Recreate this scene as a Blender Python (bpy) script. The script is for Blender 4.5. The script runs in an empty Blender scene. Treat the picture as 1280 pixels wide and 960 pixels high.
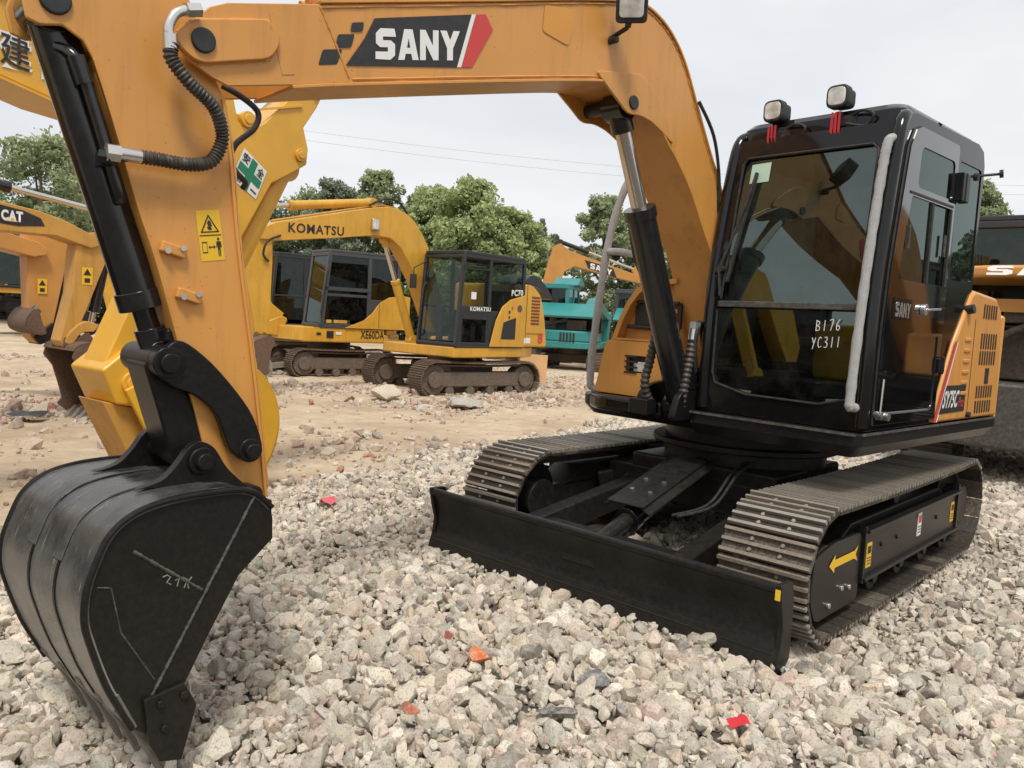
import bpy, bmesh, math, random
import numpy as np
from mathutils import Vector, Matrix, noise
from mathutils.geometry import tessellate_polygon
random.seed(7); RNG = np.random.default_rng(11)
sc = bpy.context.scene
COL = sc.collection
rad = math.radians

# ------------------------------------------------------------------ materials
def new_mat(name):
    m = bpy.data.materials.new(name); m.use_nodes = True
    nt = m.node_tree; nt.nodes.clear()
    out = nt.nodes.new('ShaderNodeOutputMaterial')
    return m, nt, out
def N(nt, t, **kw):
    n = nt.nodes.new(t)
    for k, v in kw.items():
        if hasattr(n, k): setattr(n, k, v)
        else: n.inputs[k.replace('_', ' ')].default_value = v
    return n
def ramp(nt, src, stops):
    r = nt.nodes.new('ShaderNodeValToRGB')
    el = r.color_ramp.elements
    while len(el) < len(stops): el.new(0.5)
    for e, (p, c) in zip(el, stops):
        e.position = p; e.color = (c, c, c, 1) if not hasattr(c, '__len__') else (*c, 1)
    nt.links.new(src, r.inputs[0]); return r
def mixc(nt, fac, a, b):
    m = nt.nodes.new('ShaderNodeMix'); m.data_type = 'RGBA'
    for sock, v in ((0, fac), (6, a), (7, b)):
        if hasattr(v, 'links'): nt.links.new(v, m.inputs[sock])
        elif hasattr(v, '__len__'): m.inputs[sock].default_value = (*v, 1)
        else: m.inputs[sock].default_value = v
    return m.outputs[2]
def paint(name, col, rough=.4, dust=.15, dustcol=(.36, .28, .19), metal=0., coat=0., low=0., bump=.0, var=.1, scale=3., streak=0., spec=.5, chips=0.):
    """weathered paint: uneven tone, dust patches, more dust near the ground when low>0"""
    m, nt, out = new_mat(name); L = nt.links
    b = N(nt, 'ShaderNodeBsdfPrincipled'); L.new(b.outputs[0], out.inputs[0])
    geo = N(nt, 'ShaderNodeNewGeometry')
    n1 = N(nt, 'ShaderNodeTexNoise'); n1.inputs['Scale'].default_value = scale; n1.inputs['Detail'].default_value = 5
    n2 = N(nt, 'ShaderNodeTexNoise'); n2.inputs['Scale'].default_value = scale*9; n2.inputs['Detail'].default_value = 6; n2.inputs['Roughness'].default_value = .7
    L.new(geo.outputs['Position'], n1.inputs['Vector']); L.new(geo.outputs['Position'], n2.inputs['Vector'])
    v = ramp(nt, n1.outputs[0], [(.3, tuple(c*(1-var) for c in col)), (.7, tuple(min(1, c*(1+var)) for c in col))])
    d = ramp(nt, n2.outputs[0], [(.42, 0), (.72, 1)])
    mul = N(nt, 'ShaderNodeMath', operation='MULTIPLY'); L.new(d.outputs[0], mul.inputs[0]); mul.inputs[1].default_value = dust
    fac = mul.outputs[0]
    if low > 0:
        sep = N(nt, 'ShaderNodeSeparateXYZ'); L.new(geo.outputs['Position'], sep.inputs[0])
        mr = N(nt, 'ShaderNodeMapRange'); L.new(sep.outputs[2], mr.inputs[0])
        mr.inputs[1].default_value = 0.; mr.inputs[2].default_value = 1.1; mr.inputs[3].default_value = low; mr.inputs[4].default_value = 0
        ad = N(nt, 'ShaderNodeMath', operation='MULTIPLY_ADD'); L.new(mr.outputs[0], ad.inputs[0]); L.new(n2.outputs[0], ad.inputs[1]); L.new(fac, ad.inputs[2]); ad.use_clamp = True
        fac = ad.outputs[0]
    colr = mixc(nt, fac, v.outputs[0], dustcol)
    if streak:
        mp = N(nt, 'ShaderNodeMapping'); mp.inputs['Scale'].default_value = (9, 9, 1.1); L.new(geo.outputs['Position'], mp.inputs[0])
        n3 = N(nt, 'ShaderNodeTexNoise'); n3.inputs['Scale'].default_value = 1.6; n3.inputs['Detail'].default_value = 7; n3.inputs['Roughness'].default_value = .65; L.new(mp.outputs[0], n3.inputs['Vector'])
        sm = N(nt, 'ShaderNodeMath', operation='MULTIPLY'); L.new(ramp(nt, n3.outputs[0], [(.5, 0), (.72, 1)]).outputs[0], sm.inputs[0]); sm.inputs[1].default_value = streak
        colr = mixc(nt, sm.outputs[0], colr, tuple(c*.45 for c in col))
    if chips:
        n4 = N(nt, 'ShaderNodeTexNoise'); n4.inputs['Scale'].default_value = 55; n4.inputs['Detail'].default_value = 3; L.new(geo.outputs['Position'], n4.inputs['Vector'])
        sm = N(nt, 'ShaderNodeMath', operation='MULTIPLY'); L.new(ramp(nt, n4.outputs[0], [(.70, 0), (.73, 1)]).outputs[0], sm.inputs[0]); sm.inputs[1].default_value = chips
        colr = mixc(nt, sm.outputs[0], colr, (.16, .09, .05))
    L.new(colr, b.inputs['Base Color'])
    rr = N(nt, 'ShaderNodeMapRange'); L.new(n2.outputs[0], rr.inputs[0]); rr.inputs[3].default_value = rough*.75; rr.inputs[4].default_value = min(1, rough*1.3)
    L.new(rr.outputs[0], b.inputs['Roughness'])
    b.inputs['Metallic'].default_value = metal; b.inputs['Coat Weight'].default_value = coat; b.inputs['Coat Roughness'].default_value = .03 if coat > .9 else .12
    b.inputs['Specular IOR Level'].default_value = spec
    if bump:
        bp = N(nt, 'ShaderNodeBump'); bp.inputs['Strength'].default_value = bump; bp.inputs['Distance'].default_value = .01
        L.new(n2.outputs[0], bp.inputs['Height']); L.new(bp.outputs[0], b.inputs['Normal'])
    return m
def glass(name, tint=(.1, .13, .11), refl=.08, rough=.0, veil=.022):
    m, nt, out = new_mat(name); L = nt.links
    t = N(nt, 'ShaderNodeBsdfTransparent'); t.inputs[0].default_value = (*tint, 1)
    g = N(nt, 'ShaderNodeBsdfGlossy'); g.inputs['Roughness'].default_value = rough; g.inputs[0].default_value = (.66, .82, .77, 1)
    lw = N(nt, 'ShaderNodeLayerWeight'); pw = N(nt, 'ShaderNodeMath', operation='POWER'); L.new(lw.outputs['Facing'], pw.inputs[0]); pw.inputs[1].default_value = 4.5
    ad = N(nt, 'ShaderNodeMath', operation='MULTIPLY_ADD'); L.new(pw.outputs[0], ad.inputs[0]); ad.inputs[1].default_value = .9; ad.inputs[2].default_value = refl; ad.use_clamp = True
    mx = N(nt, 'ShaderNodeMixShader'); L.new(ad.outputs[0], mx.inputs[0]); L.new(t.outputs[0], mx.inputs[1]); L.new(g.outputs[0], mx.inputs[2])
    ge = N(nt, 'ShaderNodeNewGeometry'); nn = N(nt, 'ShaderNodeTexNoise'); nn.inputs['Scale'].default_value = 7; nn.inputs['Detail'].default_value = 8; nn.inputs['Roughness'].default_value = .75; L.new(ge.outputs['Position'], nn.inputs['Vector'])
    df = N(nt, 'ShaderNodeBsdfDiffuse'); df.inputs[0].default_value = (.42, .40, .36, 1); m2 = N(nt, 'ShaderNodeMixShader')
    L.new(ramp(nt, nn.outputs[0], [(.42, veil*.15), (.75, veil*2.2)]).outputs[0], m2.inputs[0]); L.new(mx.outputs[0], m2.inputs[1]); L.new(df.outputs[0], m2.inputs[2])
    L.new(m2.outputs[0], out.inputs[0]); return m
def plain(name, col, rough=.6, metal=0.): return paint(name, col, rough, dust=.05, metal=metal, var=.04)

M = {}
M['orange'] = paint('orange_paint', (.63, .285, .06), .40, dust=.12, dustcol=(.55, .36, .18), coat=.12, var=.09, streak=.30, chips=.5, scale=1.3)
M['orange_decal'] = paint('orange_decal', (.62, .275, .045), .4, dust=.05)
M['black'] = paint('gloss_black', (.006, .006, .0065), .10, dust=.012, coat=.25, var=.2, spec=.3)
M['door_black'] = paint('mirror_black_door', (.005, .005, .0055), .05, dust=.01, coat=1., var=.2, spec=.6)
M['blade'] = paint('satin_black', (.008, .008, .0085), .3, dust=.025, low=.03, bump=.06, scale=4, spec=.25)
M['under'] = paint('undercarriage_black', (.008, .008, .0085), .38, dust=.04, low=.06, bump=.08, spec=.25)
M['bucket'] = paint('bucket_black', (.008, .0078, .0075), .33, dust=.02, low=.05, bump=.08, scale=5, spec=.25)
M['scuff'] = paint('scuffed_shell', (.05, .048, .046), .30, dust=.42, dustcol=(.30, .285, .25), bump=.12, var=.85, scale=2.4)
def scratched():
    m, nt, out = new_mat('scratched_shell'); L = nt.links
    b = N(nt, 'ShaderNodeBsdfPrincipled'); L.new(b.outputs[0], out.inputs[0]); g = N(nt, 'ShaderNodeNewGeometry')
    def nz(scale, sc_, d=5):
        mp = N(nt, 'ShaderNodeMapping'); mp.inputs['Scale'].default_value = scale; L.new(g.outputs['Position'], mp.inputs[0])
        n = N(nt, 'ShaderNodeTexNoise'); n.inputs['Scale'].default_value = sc_; n.inputs['Detail'].default_value = d; n.inputs['Roughness'].default_value = .65; L.new(mp.outputs[0], n.inputs['Vector']); return n
    n1, n2, n3 = nz((1, 1, 1), 3.2), nz((4, 70, 4), 1.6, 6), nz((1, 1, 1), 40)
    sep = N(nt, 'ShaderNodeSeparateXYZ'); L.new(g.outputs['Position'], sep.inputs[0])
    band = N(nt, 'ShaderNodeMapRange'); L.new(sep.outputs[2], band.inputs[0]); band.inputs[1].default_value = .62; band.inputs[2].default_value = .36
    def mul(a, c): 
        q = N(nt, 'ShaderNodeMath', operation='MULTIPLY'); L.new(a, q.inputs[0]); L.new(c, q.inputs[1]) if hasattr(c, 'links') else setattr(q.inputs[1], 'default_value', c); return q.outputs[0]
    base = ramp(nt, n1.outputs[0], [(.35, (.02, .02, .02)), (.62, (.095, .092, .088))])
    dustf = mul(mul(ramp(nt, n1.outputs[0], [(.32, .25), (.55, 1)]).outputs[0], band.outputs[0]), .8)
    c1 = mixc(nt, dustf, base.outputs[0], (.30, .275, .235))
    sf = mul(ramp(nt, n2.outputs[0], [(.60, 0), (.68, 1)]).outputs[0], ramp(nt, n3.outputs[0], [(.38, 0), (.58, .8)]).outputs[0])
    L.new(mixc(nt, sf, c1, (.42, .41, .38)), b.inputs['Base Color'])
    L.new(ramp(nt, n1.outputs[0], [(.3, .16), (.7, .42)]).outputs[0], b.inputs['Roughness'])
    bp = N(nt, 'ShaderNodeBump'); bp.inputs['Strength'].default_value = .15; bp.inputs['Distance'].default_value = .004; L.new(n2.outputs[0], bp.inputs['Height']); L.new(bp.outputs[0], b.inputs['Normal'])
    return m
M['scuff'] = scratched()
M['lip'] = paint('worn_lip_steel', (.17, .155, .135), .45, dust=.5, dustcol=(.30, .26, .21), metal=.3, bump=.3, scale=6)
M['cyl'] = paint('cylinder_black', (.010, .010, .011), .2, dust=.03, coat=.25)
M['rubber'] = paint('black_rubber', (.015, .015, .015), .55, dust=.1)
M['hose'] = paint('spiral_hose', (.035, .03, .025), .5, dust=.2)
M['steel'] = paint('bright_steel', (.62, .60, .57), .25, dust=.05, metal=.9)
M['chrome'] = paint('chrome_rod', (.66, .62, .57), .16, dust=.08, dustcol=(.4, .33, .25), metal=.95, var=.05)
M['shoe'] = paint('track_shoe_steel', (.04, .034, .028), .5, dust=.45, dustcol=(.15, .12, .085), metal=.3, bump=.3, scale=5)
M['grouser'] = paint('worn_grouser', (.27, .235, .19), .45, dust=.5, dustcol=(.40, .33, .24), metal=.2, bump=.25, scale=6)
M['shoe_old'] = paint('rusty_track', (.09, .06, .042), .75, dust=.6, dustcol=(.27, .19, .125), bump=.3, low=.3)
M['under_old'] = paint('dusty_undercarriage', (.075, .06, .048), .75, dust=.5, dustcol=(.25, .18, .125), low=.5, bump=.2)
M['yellow'] = paint('machine_yellow', (.64, .335, .03), .42, dust=.22, dustcol=(.42, .28, .12), coat=.1, low=.15, streak=.35, chips=.4)
M['yellow_new'] = paint('fresh_yellow', (.70, .37, .03), .36, dust=.08, dustcol=(.5, .33, .1), coat=.2)
M['cat'] = paint('faded_yellow_orange', (.56, .285, .05), .5, dust=.3, dustcol=(.42, .27, .13), streak=.45, chips=.6)
M['orange_old'] = paint('faded_orange', (.55, .25, .05), .5, dust=.3, dustcol=(.42, .26, .13))
M['teal'] = paint('teal_paint', (.02, .22, .21), .42, dust=.2, dustcol=(.2, .25, .22))
M['beige'] = paint('beige_paint', (.52, .36, .17), .5, dust=.25)
M['cabdark'] = paint('dark_cab_paint', (.022, .023, .026), .35, dust=.15, dustcol=(.12, .11, .10))
M['cabgrey'] = paint('grey_cab_paint', (.05, .054, .06), .4, dust=.2, dustcol=(.2, .18, .15))
M['rust'] = paint('rusty_bucket', (.11, .065, .042), .75, dust=.5, dustcol=(.25, .16, .10), bump=.3)
M['greysteel'] = paint('dusty_grey_steel', (.20, .18, .15), .6, dust=.5, dustcol=(.38, .32, .24), bump=.2)
M['darkgrey'] = paint('dark_grey_steel', (.05, .05, .05), .5, dust=.3)
M['white'] = plain('white_vinyl', (.78, .77, .74), .5)
M['blackv'] = plain('black_vinyl', (.016, .016, .018), .45)
M['red'] = plain('red_vinyl', (.58, .05, .045), .5)
M['redcloth'] = plain('red_cloth', (.55, .02, .03), .8)
M['yellowv'] = plain('yellow_vinyl', (.80, .48, .02), .45)
M['green'] = plain('green_vinyl', (.01, .20, .10), .45)
M['foam'] = paint('grey_foam_wrap', (.52, .52, .51), .9, dust=.55, dustcol=(.22, .215, .20), bump=1., scale=22)
M['pinkv'] = plain('pink_plastic', (.62, .10, .13), .5)
M['seat'] = plain('dark_seat', (.03, .03, .032), .8)
M['board'] = paint('orange_board', (.62, .36, .16), .7, dust=.3)
M['lampglass'] = paint('lamp_reflector', (.62, .60, .55), .12, dust=.15, dustcol=(.25, .24, .22), metal=.0, var=.4, scale=16, coat=.5)
M['glass'] = glass('tinted_glass', (.02, .025, .022), .10)
M['glass_front'] = glass('windshield_glass', (.09, .105, .09), .15)
M['glass_far'] = glass('far_cab_glass', (.55, .60, .57), .05)
M['glass_dark'] = glass('dark_far_glass', (.03, .035, .035), .06)
M['sticker'] = plain('pale_green_sticker', (.45, .62, .48), .5)
M['wire'] = plain('cable', (.55, .56, .58), .7)

# ------------------------------------------------------------------ mesh builder
def rot(a, ax='Z'): return Matrix.Rotation(a, 4, ax)
class MB:
    def __init__(s): s.v = []; s.f = []; s.m = []
    def add(s, vs, fs, mi=0):
        o = len(s.v); s.v += [tuple(v) for v in vs]
        for f in fs: s.f.append([i+o for i in f]); s.m.append(mi)
        return s
    def box(s, c, d, R=None, mi=0):
        x, y, z = d[0]/2, d[1]/2, d[2]/2
        vs = [Vector((a*x, b*y, e*z)) for a in (-1, 1) for b in (-1, 1) for e in (-1, 1)]
        if R is not None: vs = [R @ v for v in vs]
        c = Vector(c)
        return s.add([v+c for v in vs], [(0, 1, 3, 2), (4, 6, 7, 5), (0, 4, 5, 1), (2, 3, 7, 6), (0, 2, 6, 4), (1, 5, 7, 3)], mi)
    def bar(s, p, q, w, h, up=(0, 0, 1), mi=0):
        p, q = Vector(p), Vector(q); d = (q-p); L = d.length; d.normalize()
        a = d.cross(Vector(up))
        if a.length < 1e-4: a = d.cross(Vector((1, 0, 0)))
        a.normalize(); b = a.cross(d)
        R = Matrix((d, a, b)).transposed()
        return s.box((p+q)/2, (L, w, h), R, mi)
    def poly(s, outer, holes, fn, t0, t1, mi=0):
        """flat plate with holes; fn(u,v,w)->xyz, extruded w from t0 to t1"""
        loops = [list(outer)]+[list(h) for h in holes]
        flat = [p for l in loops for p in l]
        tris = tessellate_polygon([[Vector((p[0], p[1], 0)) for p in l] for l in loops])
        n = len(flat)
        vs = [fn(u, v, t0) for u, v in flat]+[fn(u, v, t1) for u, v in flat]
        fs = []
        if not holes:
            fs = [list(range(n)), [i+n for i in range(n)][::-1]]
        else:
            for t in tris: fs.append(list(t)); fs.append([i+n for i in t][::-1])
        o = 0
        for l in loops:
            k = len(l)
            for i in range(k): fs.append([o+i, o+(i+1) % k, o+(i+1) % k+n, o+i+n])
            o += k
        return s.add(vs, fs, mi)
    def prism(s, pts, y0, y1, mi=0):   # profile in x,z extruded along y
        return s.poly(pts, [], lambda u, v, w: (u, w, v), y0, y1, mi)
    def slab(s, pts, z0, z1, mi=0):    # outline in x,y extruded along z
        return s.poly(pts, [], lambda u, v, w: (u, v, w), z0, z1, mi)
    def strip(s, path, y0, y1, th, mi=0):  # bent plate following an x,z path, thickness to the left of travel
        n = len(path); P = [Vector(p) for p in path]; off = []
        for i in range(n):
            a = P[max(i-1, 0)]; b = P[min(i+1, n-1)]; d = (b-a).normalized(); off.append(P[i]+Vector((-d.y, d.x))*th)
        vs = [(p.x, y, p.y) for y in (y0, y1) for p in P]+[(p.x, y, p.y) for y in (y0, y1) for p in off]
        fs = []
        for i in range(n-1):
            fs += [(i, i+1, n+i+1, n+i), (2*n+i, 3*n+i, 3*n+i+1, 2*n+i+1), (i, 2*n+i, 2*n+i+1, i+1), (n+i, n+i+1, 3*n+i+1, 3*n+i)]
        fs += [(0, n, 3*n, 2*n), (n-1, 3*n-1, 4*n-1, 2*n-1)]
        return s.add(vs, fs, mi)
    def tube(s, path, r, seg=12, mi=0, caps=True, rings=None):
        P = [Vector(p) for p in path]; n = len(P); vs = []; fs = []
        prev = None
        for i in range(n):
            d = (P[min(i+1, n-1)]-P[max(i-1, 0)]).normalized()
            if prev is None:
                a = d.orthogonal().normalized()
            else:
                a = (prev-d*prev.dot(d)).normalized()
            prev = a; b = d.cross(a)
            ri = r[i] if hasattr(r, '__len__') else r
            vs += [P[i]+(a*math.cos(k*2*math.pi/seg)+b*math.sin(k*2*math.pi/seg))*ri for k in range(seg)]
        for i in range(n-1):
            for k in range(seg): fs.append((i*seg+k, i*seg+(k+1) % seg, (i+1)*seg+(k+1) % seg, (i+1)*seg+k))
        if caps: fs += [tuple(range(seg))[::-1], tuple((n-1)*seg+k for k in range(seg))]
        return s.add(vs, fs, mi)
    def cyl(s, p, q, r, seg=20, r2=None, mi=0): return s.tube([p, q], [r, r if r2 is None else r2], seg, mi)
    def build(s, name, mat, parent=None, xf=None, bevel=0., seg=2, sharp=34, smooth=True):
        me = bpy.data.meshes.new(name)
        vs = s.v if xf is None else [xf @ Vector(v) for v in s.v]
        me.from_pydata([tuple(v) for v in vs], [], s.f)
        mats = mat if isinstance(mat, (list, tuple)) else [mat]
        for m in mats: me.materials.append(M[m] if isinstance(m, str) else m)
        if len(mats) > 1: me.polygons.foreach_set('material_index', s.m)
        bm = bmesh.new(); bm.from_mesh(me); bmesh.ops.recalc_face_normals(bm, faces=bm.faces); bm.to_mesh(me); bm.free()
        if smooth:
            me.polygons.foreach_set('use_smooth', [True]*len(me.polygons)); me.set_sharp_from_angle(angle=rad(sharp))
        o = bpy.data.objects.new(name, me); COL.objects.link(o)
        if parent is not None: o.parent = parent
        if bevel:
            b = o.modifiers.new('bevel', 'BEVEL'); b.width = bevel; b.segments = seg; b.limit_method = 'ANGLE'; b.angle_limit = rad(38); b.harden_normals = True
        return o
def tag(o, label=None, cat=None, group=None, kind=None):
    for k, v in (('label', label), ('category', cat), ('group', group), ('kind', kind)):
        if v: o[k] = v
    return o
def empty(name, loc=(0, 0, 0), rz=0., scale=1.):
    o = bpy.data.objects.new(name, None); o.empty_display_size = .3; COL.objects.link(o)
    o.location = loc; o.rotation_euler = (0, 0, rz); o.scale = (scale,)*3
    return o
def fillet(pts, r, n=5):
    out = []; k = len(pts)
    for i in range(k):
        p = Vector(pts[i]); a = Vector(pts[i-1])-p; b = Vector(pts[(i+1) % k])-p
        rr = min(r, a.length*.45, b.length*.45)
        p0 = p+a.normalized()*rr; p1 = p+b.normalized()*rr
        for j in range(n+1):
            t = j/n; q = p0*(1-t)**2+p*2*t*(1-t)+p1*t*t; out.append((q.x, q.y))
    return out
def spline(pts, n=8):
    P = [Vector(p) for p in pts]; out = []
    for i in range(len(P)-1):
        p0 = P[max(i-1, 0)]; p1 = P[i]; p2 = P[i+1]; p3 = P[min(i+2, len(P)-1)]
        for j in range(n):
            t = j/n
            out.append(.5*((2*p1)+(p2-p0)*t+(2*p0-5*p1+4*p2-p3)*t*t+(3*p1-p0-3*p2+p3)*t**3))
    out.append(P[-1]); return out
def text(s, org, right, up, mat, parent, name='lettering', xf=None, bold=.02, lift=.0, res=3):
    """letters fitted to the box org, org+right, org+up"""
    cu = bpy.data.curves.new(name, 'FONT'); cu.body = s; cu.size = 1; cu.offset = bold; cu.resolution_u = res; cu.extrude = .0; cu.space_character = 1.12 if bold > .02 else 1.03
    o = bpy.data.objects.new(name, cu); COL.objects.link(o)
    bpy.context.view_layer.update()
    me = bpy.data.meshes.new_from_object(o.evaluated_get(bpy.context.evaluated_depsgraph_get()))
    bpy.data.objects.remove(o); bpy.data.curves.remove(cu)
    co = np.empty(len(me.vertices)*3); me.vertices.foreach_get('co', co); co = co.reshape(-1, 3)
    lo, hi = co.min(0), co.max(0); sz = np.maximum(hi-lo, 1e-4)
    u = (co[:, 0]-lo[0])/sz[0]; v = (co[:, 1]-lo[1])/sz[1]
    org, right, up = Vector(org), Vector(right), Vector(up); nrm = right.cross(up).normalized()
    P = [org+right*a+up*b+nrm*lift for a, b in zip(u, v)]
    if xf is not None: P = [xf @ p for p in P]
    me.vertices.foreach_set('co', [c for p in P for c in p]); me.update()
    me.materials.clear(); me.materials.append(M[mat])
    o = bpy.data.objects.new(name, me); COL.objects.link(o); o.parent = parent
    return o

GLY = {'S': [(0, .02), (.72, .0), (.95, .14), (.95, .50), (.75, .62), (.36, .62), (.36, .74), (1, .74), (.92, 1), (.24, 1), (.02, .84), (.02, .52), (.22, .40), (.60, .40), (.60, .26), (0, .26)],
       'A': [(0, 0), (.30, 1), (.72, 1), (1.04, 0), (.72, 0), (.66, .20), (.37, .20), (.31, 0)],
       'N': [(0, 0), (0, 1), (.28, 1), (.68, .48), (.68, 1), (.98, 1), (.98, 0), (.70, 0), (.30, .52), (.30, 0)],
       'Y': [(.34, 0), (.34, .40), (-.04, 1), (.31, 1), (.50, .68), (.69, 1), (1.04, 1), (.66, .40), (.66, 0)]}
def sany(org, right, up, mat, parent, xf=None):
    org, right, up = Vector(org), Vector(right), Vector(up); nrm = right.cross(up).normalized()*.001
    for i, ch in enumerate('SANY'):
        g = [(i*.2565+u*.2305, v) for u, v in GLY[ch]]; m = MB()
        m.poly(g, [], lambda u, v, w: tuple(org+right*u+up*v+nrm*w), 0, 1); m.build('letter', mat, parent, xf, smooth=False)
        if ch == 'A':
            m = MB(); m.poly([(i*.2565+u*.2305, v) for u, v in [(.44, .40), (.60, .40), (.52, .70)]], [], lambda u, v, w: tuple(org+right*u+up*v+nrm*w), 1.05, 1.6); m.build('letter_counter', 'blackv', parent, xf, smooth=False)
# ------------------------------------------------------------------ shared machine parts
def track_path(L, R, sag=.02, zc=None, n=14):
    """closed loop (x,z) round idler and sprocket, starting at bottom rear, going forward"""
    zc = R if zc is None else zc; pts = []
    a = L/2-R
    for i in range(20): pts.append((-a+2*a*i/20, zc-R))
    for i in range(n): t = -math.pi/2+math.pi*i/n; pts.append((a+R*math.cos(t), zc+R*math.sin(t)))
    for i in range(20): u = i/20; pts.append((a-2*a*u, zc+R-sag*math.sin(math.pi*u)))
    for i in range(n): t = math.pi/2+math.pi*i/n; pts.append((-a+R*math.cos(t), zc+R*math.sin(t)))
    return pts
def along(path, count):
    P = [Vector(p) for p in path]; P.append(P[0]); d = [0]
    for a, b in zip(P, P[1:]): d.append(d[-1]+(b-a).length)
    res = []; j = 0
    for k in range(count):
        s = d[-1]*k/count
        while d[j+1] < s: j += 1
        t = (s-d[j])/(d[j+1]-d[j]); p = P[j].lerp(P[j+1], t); res.append((p, (P[j+1]-P[j]).normalized()))
    return res, d[-1]
def shoe_mb(mb, p, t, y, w, pitch, gr=3, gh=.022):
    ang = math.atan2(t.y, t.x)
    R = Matrix(((math.cos(ang), 0, -math.sin(ang)), (0, 1, 0), (math.sin(ang), 0, math.cos(ang))))
    # local x along travel, local z pointing inward (left of travel)
    mb.box(Vector((p.x, y, p.y))+R @ Vector((0, 0, .008)), (pitch*.93, w, .016), R, 0)
    for i in range(gr):
        u = (-.38+.76*i/(gr-1))*pitch
        mb.box(Vector((p.x, y, p.y))+R @ Vector((u, 0, -gh/2)), (.016, w*.995, gh), R, 1)
    return mb
BUCK = [(3.479, .67), (3.487, .713), (3.545, .765), (3.611, .79), (3.744, .794), (3.868, .785), (3.961, .759), (4.028, .707), (4.067, .628), (4.092, .548), (4.097, .464), (4.08, .387), (4.035, .251), (3.985, .145), (3.955, .085)]
BUCK_IN = [(3.88, .03), (3.80, .06), (3.756, .092), (3.788, .169), (3.703, .323), (3.603, .494), (3.477, .599)]
def bucket_generic(root, hinge, ang, k, w, y, mat, mirror=1):
    """a bucket hung at hinge (x,z); profile taken about its own hinge point, turned by ang"""
    h0 = Vector((3.50, .80))
    def tr(p):
        q = (Vector(p)-h0)*k; q = Vector((q.x*mirror, q.y))
        c, s_ = math.cos(ang), math.sin(ang)
        return (hinge[0]+q.x*c-q.y*s_, hinge[1]+q.x*s_+q.y*c)
    prof = [tr(p) for p in BUCK+BUCK_IN]; back = [tr(p) for p in BUCK]
    mb = MB(); mb.prism(prof, y+w/2-.03, y+w/2); mb.prism(prof, y-w/2, y-w/2+.03)
    mb.strip(back, y-w/2+.001, y+w/2-.001, .02*(1 if mirror > 0 else -1))
    for s_ in (-1, 1):
        ear = [tr(p) for p in [(3.45, .70), (3.44, .80), (3.50, .86), (3.58, .84), (3.66, .93), (3.72, .88), (3.80, .79)]]
        mb.prism(ear, y+s_*.14*k-.015, y+s_*.14*k+.015)
    b = mb.build('bucket', mat, root, bevel=.006)
    for i in range(5):
        yy = y+w*(-.42+.21*i); t = MB(); a = tr((3.955, .10)); c = tr((3.86, -.08))
        t.bar((a[0], yy, a[1]), (c[0], yy, c[1]), .06*k, .035*k); t.build('tooth', 'greysteel', b)
    return b
def cylinder(root, p, q, y, r, frac, mat='cyl', rod='chrome', name='hydraulic_cylinder', xf=None):
    """barrel from p towards q over frac of the way, then a bright rod to q"""
    P, Q = Vector((p[0], y, p[1])), Vector((q[0], y, q[1])); m = P.lerp(Q, frac); d = (Q-P).normalized()
    mb = MB(); mb.cyl(P, m, r, 18); mb.cyl(m-d*.05, m+d*.012, r*1.12, 18); mb.cyl(P+Vector((0, -r*1.0, 0)), P+Vector((0, r*1.0, 0)), r*1.15, 16)
    b = mb.build(name, mat, root, xf, bevel=.003)
    rb = MB(); rb.cyl(m-d*.01, Q-d*r*.8, r*.55, 16); rb.build('piston_rod', rod, b, xf)
    rb = MB(); rb.cyl(Q-d*r*1.6, Q, r*.75, 16); rb.cyl(Q+Vector((0, -r*.8, 0)), Q+Vector((0, r*.8, 0)), r*.9, 16); rb.build('rod_eye', mat, b, xf, bevel=.003); return b
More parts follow.
